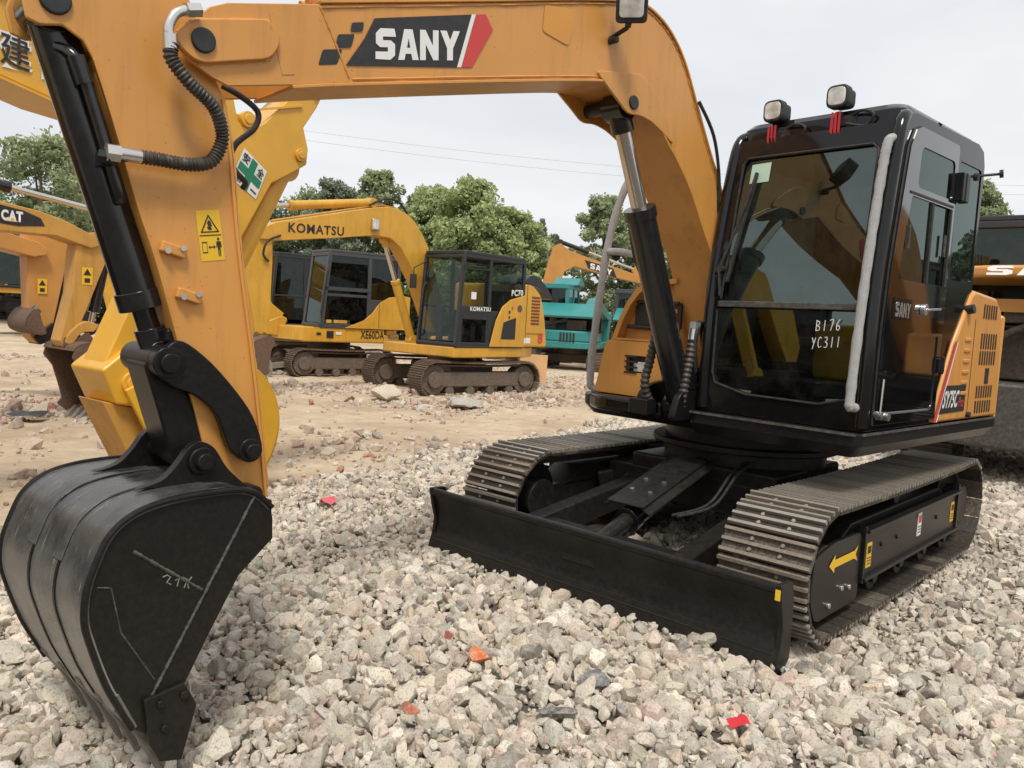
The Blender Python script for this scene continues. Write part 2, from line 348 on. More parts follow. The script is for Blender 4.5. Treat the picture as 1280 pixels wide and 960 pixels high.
def cab_generic(root, xr, xb, xt, y0, y1, z0, z1, mat, gl, xm=None, sill=1.55, lower_glass=True, post=.07):
    """frame of posts and rails with panes between them; returns the cab object"""
    xm = (xb+xr)/2-.05 if xm is None else xm
    mb = MB(); dz = z1-z0; zs = z0+.32*dz if not lower_glass else z0+.10*dz
    xs = xb+(xt-xb)*.5
    for y in (y0+post/2, y1-post/2):
        mb.bar((xb-post/2, y, z0), (xt-post/2, y, z1-.06), post, post, (0, 1, 0))
        mb.bar((xm, y, z0), (xm, y, z1-.05), post, post*.9, (0, 1, 0))
        mb.bar((xr+post/2, y, z0), (xr+post/2, y, z1-.06), post, post, (0, 1, 0))
        mb.bar((xr+.01, y, z1-.08), (xt-.01, y, z1-.08), post*.95, post*1.3)
        mb.bar((xr, y, z0+.04), (xb-.02, y, z0+.04), post*.95, .09)
        mb.box(((xr+xm)/2, y, z0+(sill-z0)/2), (xm-xr, post*.5, sill-z0))
        mb.bar((xm, y, z0+.42*dz), (xb-.1*(xb-xt)-.04, y, z0+.42*dz), post*.6, post*.7)
    for x, z in ((xb-.03, z0+.05), (xt-.03, z1-.10), (xr+.035, z0+.05), (xr+.035, z1-.10), (xr+.035, sill)):
        mb.bar((x, y0+.02, z), (x, y1-.02, z), post*.8, post*1.1, (1, 0, 0))
    mb.box((xr+.03, (y0+y1)/2, z0+(sill-z0)/2), (.03, y1-y0-.04, sill-z0))
    mb.slab(fillet([(xr-.01, y0-.005), (xt+.01, y0-.005), (xt+.01, y1+.005), (xr-.01, y1+.005)], .1), z1-.06, z1)
    mb.slab([(xr, y0), (xb-.02, y0), (xb-.02, y1), (xr, y1)], z0-.015, z0+.03)
    cab = mb.build('cab', mat, root, bevel=.02, seg=3)
    def pane(name, pts):
        m = MB(); m.add(pts, [tuple(range(len(pts)))]); return m.build(name, gl, cab, smooth=False)
    lerp = lambda z: xb+(xt-xb)*(z-z0)/(z1-z0)-.03
    pane('windshield', [(lerp(z0+.1), y0+.06, z0+.1), (lerp(z0+.1), y1-.06, z0+.1), (lerp(z1-.1), y1-.06, z1-.1), (lerp(z1-.1), y0+.06, z1-.1)])
    for y in (y0+.03, y1-.03):
        pane('side_window', [(xm+.03, y, zs), (lerp(zs), y, zs), (lerp(z1-.1), y, z1-.1), (xm+.03, y, z1-.1)])
        pane('rear_side_window', [(xr+.06, y, sill), (xm-.03, y, sill), (xm-.03, y, z1-.1), (xr+.06, y, z1-.1)])
    pane('rear_window', [(xr+.03, y0+.06, sill), (xr+.03, y1-.06, sill), (xr+.03, y1-.06, z1-.12), (xr+.03, y0+.06, z1-.12)])
    if not lower_glass:
        d = MB()
        for y in (y1-.028, y0+.028): d.prism([(xm+.02, z0+.08), (lerp(z0+.08)-.03, z0+.08), (lerp(zs)-.03, zs+.02), (xm+.02, zs+.02)], y-.01, y+.01)
        d.build('door', mat, cab)
    s_ = MB(); cx = xr+.45
    s_.box((cx, (y0+y1)/2, z0+.42), (.42, .46, .14)); s_.box((cx-.22, (y0+y1)/2, z0+.78), (.12, .44, .62)); s_.box((cx, (y0+y1)/2, z0+.2), (.36, .4, .34))
    s_.box((xb-.25, (y0+y1)/2-.15, z0+.4), (.1, .12, .7))
    s_.build('seat', 'seat', cab, bevel=.03)
    return cab
def base_generic(root, L=2.8, gauge=1.75, shoe=.45, R=.31, mat_t='shoe_old', mat_u='under_old', yaw=0., blade=None, blade_mat='greysteel'):
    Z = rot(yaw)
    for s_ in (-1, 1):
        y = s_*gauge/2; path = track_path(L, R); pos, per = along(path, int(round(2*(L-2*R)/.13+2*math.pi*R/.13)))
        pitch = per/len(pos); t = MB()
        for p, d in pos: shoe_mb(t, p, d, y, shoe, pitch, 3, .022)
        inner = track_path(L-.10, R-.05, zc=R)
        t.strip(inner+[inner[0]], y-.09, y+.09, .03)
        tr = t.build('track', [mat_t, mat_t], root, Z)
        f = MB(); a = L/2-R
        f.box((0, y, R*1.0), (2*a-.25, shoe*.62, R*.85)); f.build('track_frame', mat_u, tr, Z, bevel=.03)
        for x, nm in ((a, 'idler'), (-a, 'sprocket')):
            w = MB(); w.cyl((x, y-.13, R), (x, y+.13, R), R*.80, 28); w.cyl((x, y-.19, R), (x, y+.19, R), R*.45, 20); w.build(nm, mat_u, tr, Z, bevel=.012)
        for i in range(4):
            w = MB(); x = -a+.35+(2*a-.7)*i/3; w.cyl((x, y-.15, .12), (x, y+.15, .12), .085, 16); w.build('roller', mat_u, tr, Z)
    u = MB(); u.box((0, 0, R*1.35), (1.0, gauge-.3, R*.8)); u.build('undercarriage', mat_u, root, Z, bevel=.04)
    r = MB(); r.cyl((0, 0, R*1.7), (0, 0, .80), .48, 32); r.build('slewing_ring', mat_u, root)
    if blade:
        b = MB(); prof = [(blade, .38), (blade-.04, .34), (blade-.06, .2), (blade-.02, .03), (blade+.02, .0), (blade-.04, .0), (blade-.10, .1), (blade-.11, .25), (blade-.06, .38)]
        hw = gauge/2+shoe/2; b.prism(prof, -hw, hw)
        for y in (-.45, .45): b.bar((blade-.1, y, .2), (.4, y, .35), .10, .12)
        b.build('dozer_blade', blade_mat, root, Z, bevel=.008)

# ------------------------------------------------------------------ SETTING: ground
def gravel_edge(x):   # world y of the border between gravel (larger y) and dirt
    xs = [-30, -8, -3.9, -.8, .39, 1.78, 2.8, 3.7, 6]; ys = [-8.0, -5.2, -4.15, -3.4, -3.3, -3.05, -2.6, -2.4, -2.2]
    return float(np.interp(x, xs, ys))
def ground_h(x, y):
    g = y-gravel_edge(x)
    wig = noise.noise((x*1.1, y*1.1, 3))*.35
    t = max(0, min(1, (g+wig)/.5+.5))
    dirt = -.05+.045*noise.noise((x*.45, y*.45, 0))+.025*noise.noise((x*1.7, y*1.7, 5))+.012*noise.noise((x*5, y*5, 9))
    d = math.hypot(x-4.9, y-2.4)
    far = max(0, min(1, (d-18)/20))
    dirt = dirt*(1-far)+far*(-.12)
    k = max(0, min(1, (x-2.5)/1.2)); k = k*k*(3-2*k)
    k += .62*max(0, min(1, (1.75-abs(x))/.4))*max(0, min(1, (.52-abs(abs(y)-.92))/.2))
    return dirt*(1-t)+(-.03-.145*k+.015*noise.noise((x*2, y*2, 1)))*t
def axis(fine0, fine1, step, far):
    a = list(np.arange(fine0, fine1+step/2, step)); s_ = step; x = fine1
    while x < far: s_ *= 1.35; x += s_; a.append(x)
    s_ = step; x = fine0; b = []
    while x > -far: s_ *= 1.35; x -= s_; b.append(x)
    return b[::-1]+a
def make_ground():
    X = axis(-13, 6, .11, 900); Y = axis(-18, 4, .11, 900); nx, ny = len(X), len(Y)
    co = np.zeros((nx*ny, 3)); k = 0
    for x in X:
        for y in Y:
            co[k] = (x, y, ground_h(x, y)); k += 1
    i = np.arange(nx-1)[:, None]*ny+np.arange(ny-1)[None]; i = i.ravel()
    fs = np.stack([i, i+ny, i+ny+1, i+1], 1)
    me = bpy.data.meshes.new('ground'); me.from_pydata(co.tolist(), [], fs.tolist()); me.polygons.foreach_set('use_smooth', [True]*len(me.polygons))
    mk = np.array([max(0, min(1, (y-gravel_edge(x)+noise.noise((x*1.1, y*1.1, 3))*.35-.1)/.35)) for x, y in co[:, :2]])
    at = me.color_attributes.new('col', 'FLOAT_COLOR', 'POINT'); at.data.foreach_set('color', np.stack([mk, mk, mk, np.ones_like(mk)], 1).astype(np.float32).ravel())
    o = bpy.data.objects.new('ground', me); COL.objects.link(o); o['kind'] = 'structure'
    m, nt, out = new_mat('sandy_dirt'); L = nt.links
    b = N(nt, 'ShaderNodeBsdfPrincipled'); b.inputs['Roughness'].default_value = .95; b.inputs['Specular IOR Level'].default_value = .15; L.new(b.outputs[0], out.inputs[0])
    g = N(nt, 'ShaderNodeNewGeometry')
    def nz(sc_, det=6, ro=.6):
        n = N(nt, 'ShaderNodeTexNoise'); n.inputs['Scale'].default_value = sc_; n.inputs['Detail'].default_value = det; n.inputs['Roughness'].default_value = ro; L.new(g.outputs['Position'], n.inputs['Vector']); return n
    n1, n2, n3 = nz(.55, 6, .65), nz(4, 8, .7), nz(30, 5, .7)
    c1 = ramp(nt, n1.outputs[0], [(.36, (.46, .34, .235)), (.5, (.60, .475, .325)), (.64, (.67, .56, .41))])
    c2 = mixc(nt, ramp(nt, n2.outputs[0], [(.38, .0), (.68, .6)]).outputs[0], c1.outputs[0], (.36, .25, .165))
    c3 = mixc(nt, ramp(nt, n3.outputs[0], [(.45, 0), (.75, .4)]).outputs[0], c2, (.56, .46, .34))
    vc = N(nt, 'ShaderNodeVertexColor', layer_name='col'); c3 = mixc(nt, vc.outputs[0], c3, (.13, .115, .095))  # dirt darkened under the gravel: shade between stones put into the colour
    L.new(c3, b.inputs['Base Color'])
    bp = N(nt, 'ShaderNodeBump'); bp.inputs['Strength'].default_value = .9; bp.inputs['Distance'].default_value = .03
    ad = N(nt, 'ShaderNodeMath', operation='ADD'); L.new(n2.outputs[0], ad.inputs[0]); L.new(n3.outputs[0], ad.inputs[1]); L.new(ad.outputs[0], bp.inputs['Height']); L.new(bp.outputs[0], b.inputs['Normal'])
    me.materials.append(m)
make_ground()

def rock_shape(sub, seed, cuts=11, rough=.05):
    bm = bmesh.new(); bmesh.ops.create_icosphere(bm, subdivisions=sub, radius=1)
    r = np.random.default_rng(seed); v = np.array([x.co[:] for x in bm.verts]); f = np.array([[y.index for y in x.verts] for x in bm.faces])
    bm.free()
    for _ in range(cuts):
        n = r.normal(size=3); n /= np.linalg.norm(n); d = r.uniform(.36, .80)
        e = np.maximum(0, v@n-d); v = v-e[:, None]*n*.93
    off = r.uniform(-50, 50, 3)
    for i in range(len(v)):
        q = v[i]*2.3+off; v[i] *= 1+rough*2*noise.noise(q)
    v *= r.uniform(.75, 1.3, 3)*np.array([1, 1, .86])*1.18
    return v, f
def scatter(name, pts, sizes, cols, sub, mat, label=None, seed=0, nvar=28):
    shapes = [rock_shape(sub, seed*100+i) for i in range(nvar)]
    nv, nf = len(shapes[0][0]), len(shapes[0][1]); n = len(pts)
    V = np.empty((n, nv, 3), np.float32); F = np.empty((n, nf, 3), np.int32); C = np.empty((n, nv, 4), np.float32)
    q = RNG.normal(size=(n, 4)); q /= np.linalg.norm(q, axis=1)[:, None]
    w, x, y, z = q.T
    Rm = np.stack([np.stack([1-2*(y*y+z*z), 2*(x*y-z*w), 2*(x*z+y*w)], 1), np.stack([2*(x*y+z*w), 1-2*(x*x+z*z), 2*(y*z-x*w)], 1), np.stack([2*(x*z-y*w), 2*(y*z+x*w), 1-2*(x*x+y*y)], 1)], 1)
    pick = RNG.integers(0, nvar, n)
    for k in range(nvar):
        ix = np.where(pick == k)[0]
        if len(ix) == 0: continue
        V[ix] = np.einsum('nij,vj->nvi', Rm[ix], shapes[k][0])*sizes[ix][:, None, None]+pts[ix][:, None, :]
        F[ix] = shapes[k][1][None]+(ix*nv)[:, None, None]
    C[:, :, :3] = cols[:, None, :]; C[:, :, 3] = 1
    me = bpy.data.meshes.new(name); me.vertices.add(n*nv); me.vertices.foreach_set('co', V.ravel())
    me.loops.add(n*nf*3); me.loops.foreach_set('vertex_index', F.ravel())
    me.polygons.add(n*nf); me.polygons.foreach_set('loop_start', np.arange(n*nf, dtype=np.int32)*3)
    me.polygons.foreach_set('use_smooth', np.ones(n*nf, bool))
    a = me.color_attributes.new('col', 'FLOAT_COLOR', 'POINT'); a.data.foreach_set('color', C.ravel())
    me.update(calc_edges=True); me.set_sharp_from_angle(angle=rad(26)); me.materials.append(mat)
    o = bpy.data.objects.new(name, me); COL.objects.link(o); o['kind'] = 'stuff'
    if label: o['label'] = label
    return o
def rock_mat():
    m, nt, out = new_mat('crushed_stone'); L = nt.links
    b = N(nt, 'ShaderNodeBsdfPrincipled'); b.inputs['Roughness'].default_value = .92; b.inputs['Specular IOR Level'].default_value = .2; L.new(b.outputs[0], out.inputs[0])
    at = N(nt, 'ShaderNodeVertexColor', layer_name='col'); g = N(nt, 'ShaderNodeNewGeometry')
    def nz(s_, d=5):
        n = N(nt, 'ShaderNodeTexNoise'); n.inputs['Scale'].default_value = s_; n.inputs['Detail'].default_value = d; n.inputs['Roughness'].default_value = .7; L.new(g.outputs['Position'], n.inputs['Vector']); return n
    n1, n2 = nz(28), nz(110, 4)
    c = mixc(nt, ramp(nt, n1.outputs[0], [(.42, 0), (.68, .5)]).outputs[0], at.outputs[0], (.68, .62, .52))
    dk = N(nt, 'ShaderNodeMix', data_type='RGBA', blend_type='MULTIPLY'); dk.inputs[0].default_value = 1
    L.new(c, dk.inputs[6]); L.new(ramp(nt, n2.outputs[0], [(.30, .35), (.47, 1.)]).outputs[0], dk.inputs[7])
    L.new(dk.outputs[2], b.inputs['Base Color'])
    bp = N(nt, 'ShaderNodeBump'); bp.inputs['Strength'].default_value = .65; bp.inputs['Distance'].default_value = .006
    ad = N(nt, 'ShaderNodeMath', operation='ADD'); L.new(n1.outputs[0], ad.inputs[0]); L.new(n2.outputs[0], ad.inputs[1]); L.new(ad.outputs[0], bp.inputs['Height']); L.new(bp.outputs[0], b.inputs['Normal'])
    return m
ROCK = rock_mat()
PAL = np.array([(.60, .535, .43), (.56, .485, .385), (.62, .565, .475), (.50, .455, .385), (.54, .45, .33), (.54, .42, .335), (.40, .36, .30), (.26, .24, .21), (.50, .36, .29), (.66, .62, .53), (.46, .44, .37)])
g_ = PAL.mean(1, keepdims=True); PAL = (PAL*.80+g_*.20)*np.array([1.02, .985, .94])
PW = np.array([.21, .19, .15, .12, .09, .07, .05, .03, .015, .06, .015]); PW = PW/PW.sum()
CAM = np.array([4.9202, 2.4479]); FWD = np.array([-.7306, -.6828])
def in_view(x, y, margin=12):
    d = np.stack([x, y], 1)-CAM; dist = np.linalg.norm(d, axis=1); c = (d@FWD)/np.maximum(dist, 1e-6)
    return (c > math.cos(rad(33.5+margin))) & (dist > 1.25), dist
def gravel():
    n = 380000
    x = RNG.uniform(-12, 4.9, n); y = RNG.uniform(-8, 4.2, n)
    ok, dist = in_view(x, y)
    edge = np.array([gravel_edge(a) for a in x]); wig = np.array([noise.noise((a*1.1, b*1.1, 3))*.35+noise.noise((a*4, b*4, 7))*.15 for a, b in zip(x, y)])
    g = y-edge+wig
    dens = np.clip((g+.25)/.5, 0, 1)
    keep = ok & (RNG.random(n) < dens) & (dist < 13)
    # density: 725 per m2 drawn; thin out with distance
    p = np.where(dist < 4.6, 1.0, np.where(dist < 7, .95, .62)); keep &= RNG.random(n) < p
    x, y, dist = x[keep], y[keep], dist[keep]; n = len(x)
    s_ = np.clip(RNG.lognormal(math.log(.0188), .46, n), .007, .054)
    s_ = np.where(dist > 7, s_*1.35, s_)
    z = np.array([ground_h(a, b) for a, b in zip(x, y)])+s_*.25+np.abs(RNG.normal(0, .016, n))
    col = PAL[RNG.choice(len(PAL), n, p=PW)]*RNG.uniform(.66, 1.18, (n, 1))*RNG.uniform(.97, 1.03, (n, 3))
    pts = np.stack([x, y, z], 1).astype(np.float32)
    near = dist < 4.3
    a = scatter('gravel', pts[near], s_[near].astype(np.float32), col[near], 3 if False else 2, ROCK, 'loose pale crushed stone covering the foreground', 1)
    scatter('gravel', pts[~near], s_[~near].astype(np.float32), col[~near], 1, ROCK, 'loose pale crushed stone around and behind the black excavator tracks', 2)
def rubble():
    n = 230000
    x = RNG.uniform(-13, 5, n); y = RNG.uniform(-20, -2.2, n)
    ok, dist = in_view(x, y, 8)
    cl = np.array([noise.noise((a*.35, b*.35, 21))+.6*noise.noise((a*1.1, b*1.1, 4)) for a, b in zip(x, y)])
    edge = np.array([gravel_edge(a) for a in x])
    band = np.clip(1-np.abs(y+8.0)/2.6, 0, 1)*.75+.05
    keep = ok & (y < edge+.2) & (RNG.random(n) < np.clip(.12+cl*.9, .03, .85)*(.12+band*.75))
    x, y = x[keep], y[keep]; n = len(x)
    s_ = np.clip(RNG.lognormal(math.log(.024), .6, n), .008, .14)
    z = np.array([ground_h(a, b) for a, b in zip(x, y)])+s_*.2
    pal = np.array([(.42, .30, .235), (.48, .36, .27), (.54, .46, .36), (.46, .36, .27), (.33, .21, .15), (.54, .49, .42), (.30, .26, .22), (.42, .17, .11)])
    col = pal[RNG.choice(len(pal), n, p=[.18, .18, .2, .2, .06, .1, .05, .03])]*RNG.uniform(.8, 1.1, (n, 1))
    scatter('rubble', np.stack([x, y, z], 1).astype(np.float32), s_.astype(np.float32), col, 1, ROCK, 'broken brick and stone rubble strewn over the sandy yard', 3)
gravel(); rubble()

def single_rock(name, loc, dims, col, rz, label, cat, seed, group=None, tilt=0.):
    v, f = rock_shape(3, seed, 14, .08)
    R = rot(rz) @ rot(tilt, 'X')
    mb = MB(); mb.add([R @ Vector((a*dims[0], b*dims[1], c*dims[2])) for a, b, c in v], f.tolist())
    o = mb.build(name, ROCK, sharp=40); o.location = loc
    at = o.data.color_attributes.new('col', 'FLOAT_COLOR', 'POINT'); at.data.foreach_set('color', list((*col, 1))*len(v))
    return tag(o, label, cat, group)
single_rock('stone_slab', (-3.25, -8.05, .05), (.36, .2, .14), (.55, .47, .36), .6, 'large pale sandy boulder on the dirt before the yellow excavator', 'boulder', 901)
single_rock('stone_slab', (-3.75, -6.65, .03), (.36, .24, .10), (.38, .35, .31), .9, 'flat grey concrete slab lying on the dirt near the excavator track', 'slab', 917)
single_rock('brick_fragment', (2.68, .26, .03), (.048, .04, .035), (.58, .17, .06), .5, 'bright orange brick fragment among the pale stones', 'brick', 31)
single_rock('brick_fragment', (3.16, .40, .02), (.05, .032, .026), (.52, .16, .08), 1.1, 'reddish brick fragment near the bottom edge beside the bucket', 'brick', 37)
single_rock('brick_fragment', (2.62, .0, .02), (.022, .014, .03), (.50, .14, .13), .2, 'small pinkish red chip in the gravel before the blade', 'brick', 53)
single_rock('dark_slate', (2.47, .69, .03), (.10, .055, .028), (.16, .165, .165), 2.2, 'flat dark grey piece of slate on the gravel', 'slate', 44, tilt=.25)
single_rock('dark_slate', (2.75, .76, .015), (.09, .04, .014), (.10, .095, .09), 2.4, 'thin dark sliver of slate half buried in the foreground gravel', 'slate', 49)
def scrap(name, loc, s_, mat, label, seed, cat='scrap', flat=.5):
    r = random.Random(seed); mb = MB(); n = 9
    vs = [(r.uniform(.5, 1)*s_*math.cos(i*2*math.pi/n), r.uniform(.4, 1)*s_*math.sin(i*2*math.pi/n), r.uniform(0, s_*flat)) for i in range(n)]+[(0, 0, s_*flat)]
    mb.add(vs, [(i, (i+1) % n, n) for i in range(n)]); o = mb.build(name, mat, sharp=20); o.location = loc
    return tag(o, label, cat)
scrap('plastic_scrap', (1.73, -2.27, .03), .085, 'pinkv', 'crumpled pink red plastic scrap on gravel beyond the bucket', 1)
scrap('plastic_scrap', (2.37, 1.24, .03), .055, 'redcloth', 'crumpled red wrapper on gravel at the lower right', 2)
scrap('tarp_scrap', (2.1, -7.75, -.02), .28, 'blackv', 'dark crumpled tarp on the dirt at the far left', 4, 'tarp', .25)
scrap('plastic_scrap', (3.83, -.75, .03), .06, 'green', 'green plastic shred in gravel left of the black bucket', 6)
pl = MB(); pl.bar((-.20, 1.52, .02), (-.42, 1.78, .035), .035, .012); o = pl.build('wood_lath', M.setdefault('lath', plain('pale_pink_wood', (.55, .40, .34), .8))); tag(o, 'thin pinkish wood lath on the gravel right of the track', 'lath')

# ------------------------------------------------------------------ MAIN EXCAVATOR
S = rot(-.0738)                      # upper works are slewed a little to the machine's right
EX = empty('excavator'); tag(EX, 'large orange and black excavator with black cab, dozer blade and bucket, on gravel in front', 'excavator')
YC = -.05
M['shoe_b'] = paint('muddy_track_shoe', (.06, .05, .038), .7, dust=.8, dustcol=(.24, .19, .13), bump=.4, scale=7)
M['grouser_b'] = paint('muddy_grouser', (.20, .165, .125), .6, dust=.7, dustcol=(.34, .28, .20), bump=.35, scale=7)
M['grouser_c'] = paint('polished_grouser', (.34, .31, .27), .38, dust=.4, dustcol=(.38, .31, .22), metal=.4, bump=.2, scale=8)
SHV = [['shoe', 'grouser'], ['shoe_b', 'grouser_b'], ['shoe', 'grouser_c']]; SHR = random.Random(3)
def track_main(side):
    y = side*.882; w = .44; L = 3.0; R = .30; zc = .29
    path = track_path(L, R, sag=.012, zc=zc, n=16); pos, per = along(path, 49); pitch = per/49
    belt = MB(); inner = track_path(L-.11, R-.055, zc=zc, n=16)
    belt.strip(inner+[inner[0]], y-.085, y+.085, .035)
    tr = belt.build('track', 'shoe', EX)
    for p, t in pos:
        m = MB(); shoe_mb(m, p, t, y, w, pitch, 3, .020)
        ang = math.atan2(t.y, t.x); nx, nz_ = -math.sin(ang), math.cos(ang)
        for dy in (-.075, .075):
            for du in (-.026, .026):
                c = Vector((p.x+t.x*du, y+dy, p.y+t.y*du)); m.cyl(c-Vector((nx, 0, nz_))*.0, c-Vector((nx, 0, nz_))*.013, .010, 6, mi=1)
        m.build('track_shoe', SHV[SHR.randrange(3)], tr)
    a = L/2-R
    f = MB(); f.box((.05, y, .27), (2.2, .22, .17)); f.prism([(-1.0, .35), (.95, .35), (.75, .45), (-.8, .45)], y-.12, y+.12)
    f.build('track_frame', 'under', tr, bevel=.015)
    so = side
    for x, nm, r0 in ((a, 'idler', R-.065), (-a, 'sprocket', R-.06)):
        q = MB(); q.cyl((x, y-.06, zc), (x, y+.06, zc), r0, 36); q.cyl((x, y-.16, zc), (x, y+.165, zc), r0*.55, 24)
        q.build(nm, 'under', tr, bevel=.008)
    for i in range(5):
        q = MB(); x = -.88+.44*i; q.cyl((x, y-.14, .115), (x, y+.14, .115), .08, 18); q.cyl((x, y-.16, .115), (x, y+.16, .115), .04, 12); q.build('roller', 'under', tr, bevel=.005)
    q = MB(); q.cyl((0, y-.1, .50), (0, y+.1, .50), .055, 16); q.bar((0, y, .3), (0, y, .5), .07, .05); q.build('carrier_roller', 'under', tr)
    # outer guard with cover plate, front plate, stickers
    yo = y+so*.165
    g = MB(); g.prism([(-1.0, .15), (.72, .15), (.72, .40), (.70, .415), (-1.0, .415)], yo-.012, yo+.012)
    g.box((-.14, yo+so*.014, .412), (1.72, .05, .018)); g.box((-.14, yo+so*.012, .158), (1.72, .045, .02)); g.box((.725, yo, .29), (.022, .05, .30)); g.box((-1.0, yo, .30), (.03, .05, .32))
    for x in (-.55, .2, .45): g.cyl((x, yo, .30), (x, yo+so*.022, .30), .014, 8)
    g.build('guard_plate', 'blade', tr, bevel=.004)
    g = MB(); g.prism(fillet([(.75, .06), (1.28, .06), (1.36, .18), (1.34, .38), (1.12, .42), (.75, .415)], .05), yo-.014, yo+.010)
    for x, z in ((.90, .16), (1.0, .175), (1.15, .12)): g.cyl((x, yo+so*.008, z), (x, yo+so*.026, z), .016, 6, mi=1)
    g.build('front_guard', ['blade', 'steel'], tr, bevel=.004)
    if side > 0:
        Y = yo+.0105
        d = MB(); d.add([(x, Y+.003, z) for x, z in [(1.17, .315), (1.10, .36), (1.10, .335), (.85, .335), (.80, .355), (.83, .315), (.80, .275), (.85, .295), (1.10, .295), (1.10, .27)]], [tuple(range(10))])
        d.build('arrow_mark', 'yellowv', tr)
        for x, z0, mt, w_, h_ in ((.64, .21, 'yellowv', .07, .13), (-.20, .24, 'white', .07, .14), (-.90, .22, 'yellowv', .07, .13)):
            d = MB(); d.box((x, yo+.0145, z0+h_/2), (w_, .003, h_)); 
            d2 = d.build('sticker', mt, tr)
            e = MB(); e.box((x, yo+.0165, z0+h_*.72), (w_*.7, .002, h_*.3)); e.build('sticker_print', 'red' if mt == 'white' else 'blackv', tr)
            e = MB(); [e.box((x, yo+.0165, z0+h_*(.15+.12*i)), (w_*.7, .002, h_*.04)) for i in range(3)]; e.build('sticker_print', 'blackv', tr)
for sd in (1, -1): track_main(sd)
u = MB(); u.box((0, 0, .40), (1.15, 1.36, .20)); u.box((.1, 0, .53), (.95, 1.0, .10))
for sx in (-.45, .45):
    for sy in (-1, 1): u.bar((sx*.6, sy*.4, .45), (sx*1.2, sy*.78, .33), .22, .16)
u.build('undercarriage', 'under', EX, bevel=.02)
u = MB(); u.cyl((0, 0, .56), (0, 0, .80), .52, 48); u.cyl((0, 0, .66), (0, 0, .70), .60, 48); u.build('slewing_ring', 'under', EX, bevel=.01)
# dozer blade
bx = 1.78
prof = [(bx+.015, .345), (bx-.005, .31), (bx-.035, .24), (bx-.045, .16), (bx-.03, .09), (bx-.005, .055), (bx-.02, .05), (bx-.06, .06), (bx-.085, .16), (bx-.075, .26), (bx-.03, .345)]
b = MB(); b.prism(prof, -1.085, 1.085)
b.tube([(bx-.005, -1.085, .345), (bx-.005, 1.085, .345)], .022, 14)
for y in (-.9, -.45, 0, .45, .9): b.prism([(bx-.07, .30), (bx-.16, .25), (bx-.16, .08), (bx-.07, .07)], y-.012, y+.012)
BL = b.build('dozer_blade', 'blade', EX, bevel=.004)
c = MB(); c.prism([(bx-.028, .088), (bx-.02, .09), (bx+.022, -.035), (bx+.004, -.04), (bx-.03, .04)], -1.09, 1.09); c.build('cutting_edge', 'bucket', BL, bevel=.003)
for y in (-1.095, 1.095):
    e = MB(); e.prism(fillet([(bx+.02, .37), (bx-.10, .365), (bx-.125, .28), (bx-.125, .02), (bx-.06, -.03), (bx+.018, -.03), (bx-.02, .09), (bx-.03, .18), (bx+.0, .28)], .015), y-.012, y+.012); ep = e.build('end_plate', 'blade', BL, bevel=.004)
    if y > 0:
        k = MB(); k.box((bx+.0175, y-.0, .325), (.003, .022, .045)); k.build('sticker', 'yellowv', BL)
for y in (-.47, .47):
    a = MB(); a.bar((bx-.08, y*1.05, .19), (.58, y*.92, .36), .11, .15); a.cyl((.55, y*.92-.1, .36), (.55, y*.92+.1, .36), .085, 18); a.build('blade_arm', 'under', EX, bevel=.01)
a = MB(); a.bar((bx-.3, -.50, .22), (bx-.3, .50, .22), .10, .12); a.build('blade_crossbar', 'under', EX, bevel=.01)
P0, P1 = Vector((.55, 0, .56)), Vector((bx-.09, 0, .22)); d = (P1-P0).normalized()
a = MB(); a.cyl(P0, P0+d*.78, .065, 20); a.cyl(P0+d*.74, P0+d*.80, .075, 20); BC = a.build('blade_cylinder', 'cyl', EX, bevel=.004)
a = MB(); a.cyl(P0+d*.78, P1, .045, 16); a.build('piston_rod', 'under', BC)
a = MB(); a.cyl(P1-Vector((0, .07, 0))-d*.03, P1+Vector((0, .07, 0))-d*.03, .06, 20); a.box(P1-d*.02, (.14, .22, .12)); a.build('rod_clevis', 'under', BC, bevel=.01)
nrm = Vector((-d.z, 0, d.x)); 
if nrm.z < 0: nrm = -nrm
a = MB(); c0 = P0+d*.12+nrm*.10; c1 = P0+d*.80+nrm*.10
a.bar(c0, c1, .24, .008, nrm)
for s_ in (-1, 1):
    q0, q1 = c0+Vector((0, s_*.135, 0))-nrm*.035, c1+Vector((0, s_*.135, 0))-nrm*.035
    R3 = None
    a.add([c0+Vector((0, s_*.10, 0)), c1+Vector((0, s_*.10, 0)), q1+Vector((0, s_*.02, 0)), q0+Vector((0, s_*.02, 0)), c0+Vector((0, s_*.10, 0))-nrm*.008, c1+Vector((0, s_*.10, 0))-nrm*.008, q1+Vector((0, s_*.02, 0))-nrm*.008, q0+Vector((0, s_*.02, 0))-nrm*.008], [(0, 1, 2, 3), (7, 6, 5, 4), (0, 3, 7, 4), (1, 5, 6, 2), (2, 6, 7, 3)])
for t_ in (.50, .64):
    for s_ in (-.06, .06):
        p = P0+d*t_+nrm*.103+Vector((0, s_, 0)); a.cyl(p, p+nrm*.012, .014, 6, mi=1)
a.build('cylinder_guard', ['under', 'steel'], BC)
a = MB(); [a.tube(spline([(.35, y, .62), (.7, y*1.2, .58), (1.0, y*1.1+.05, .44), (1.25, y, .40)], 6), .009, 8) for y in (.24, .27)]; a.build('blade_hose', 'rubber', EX)

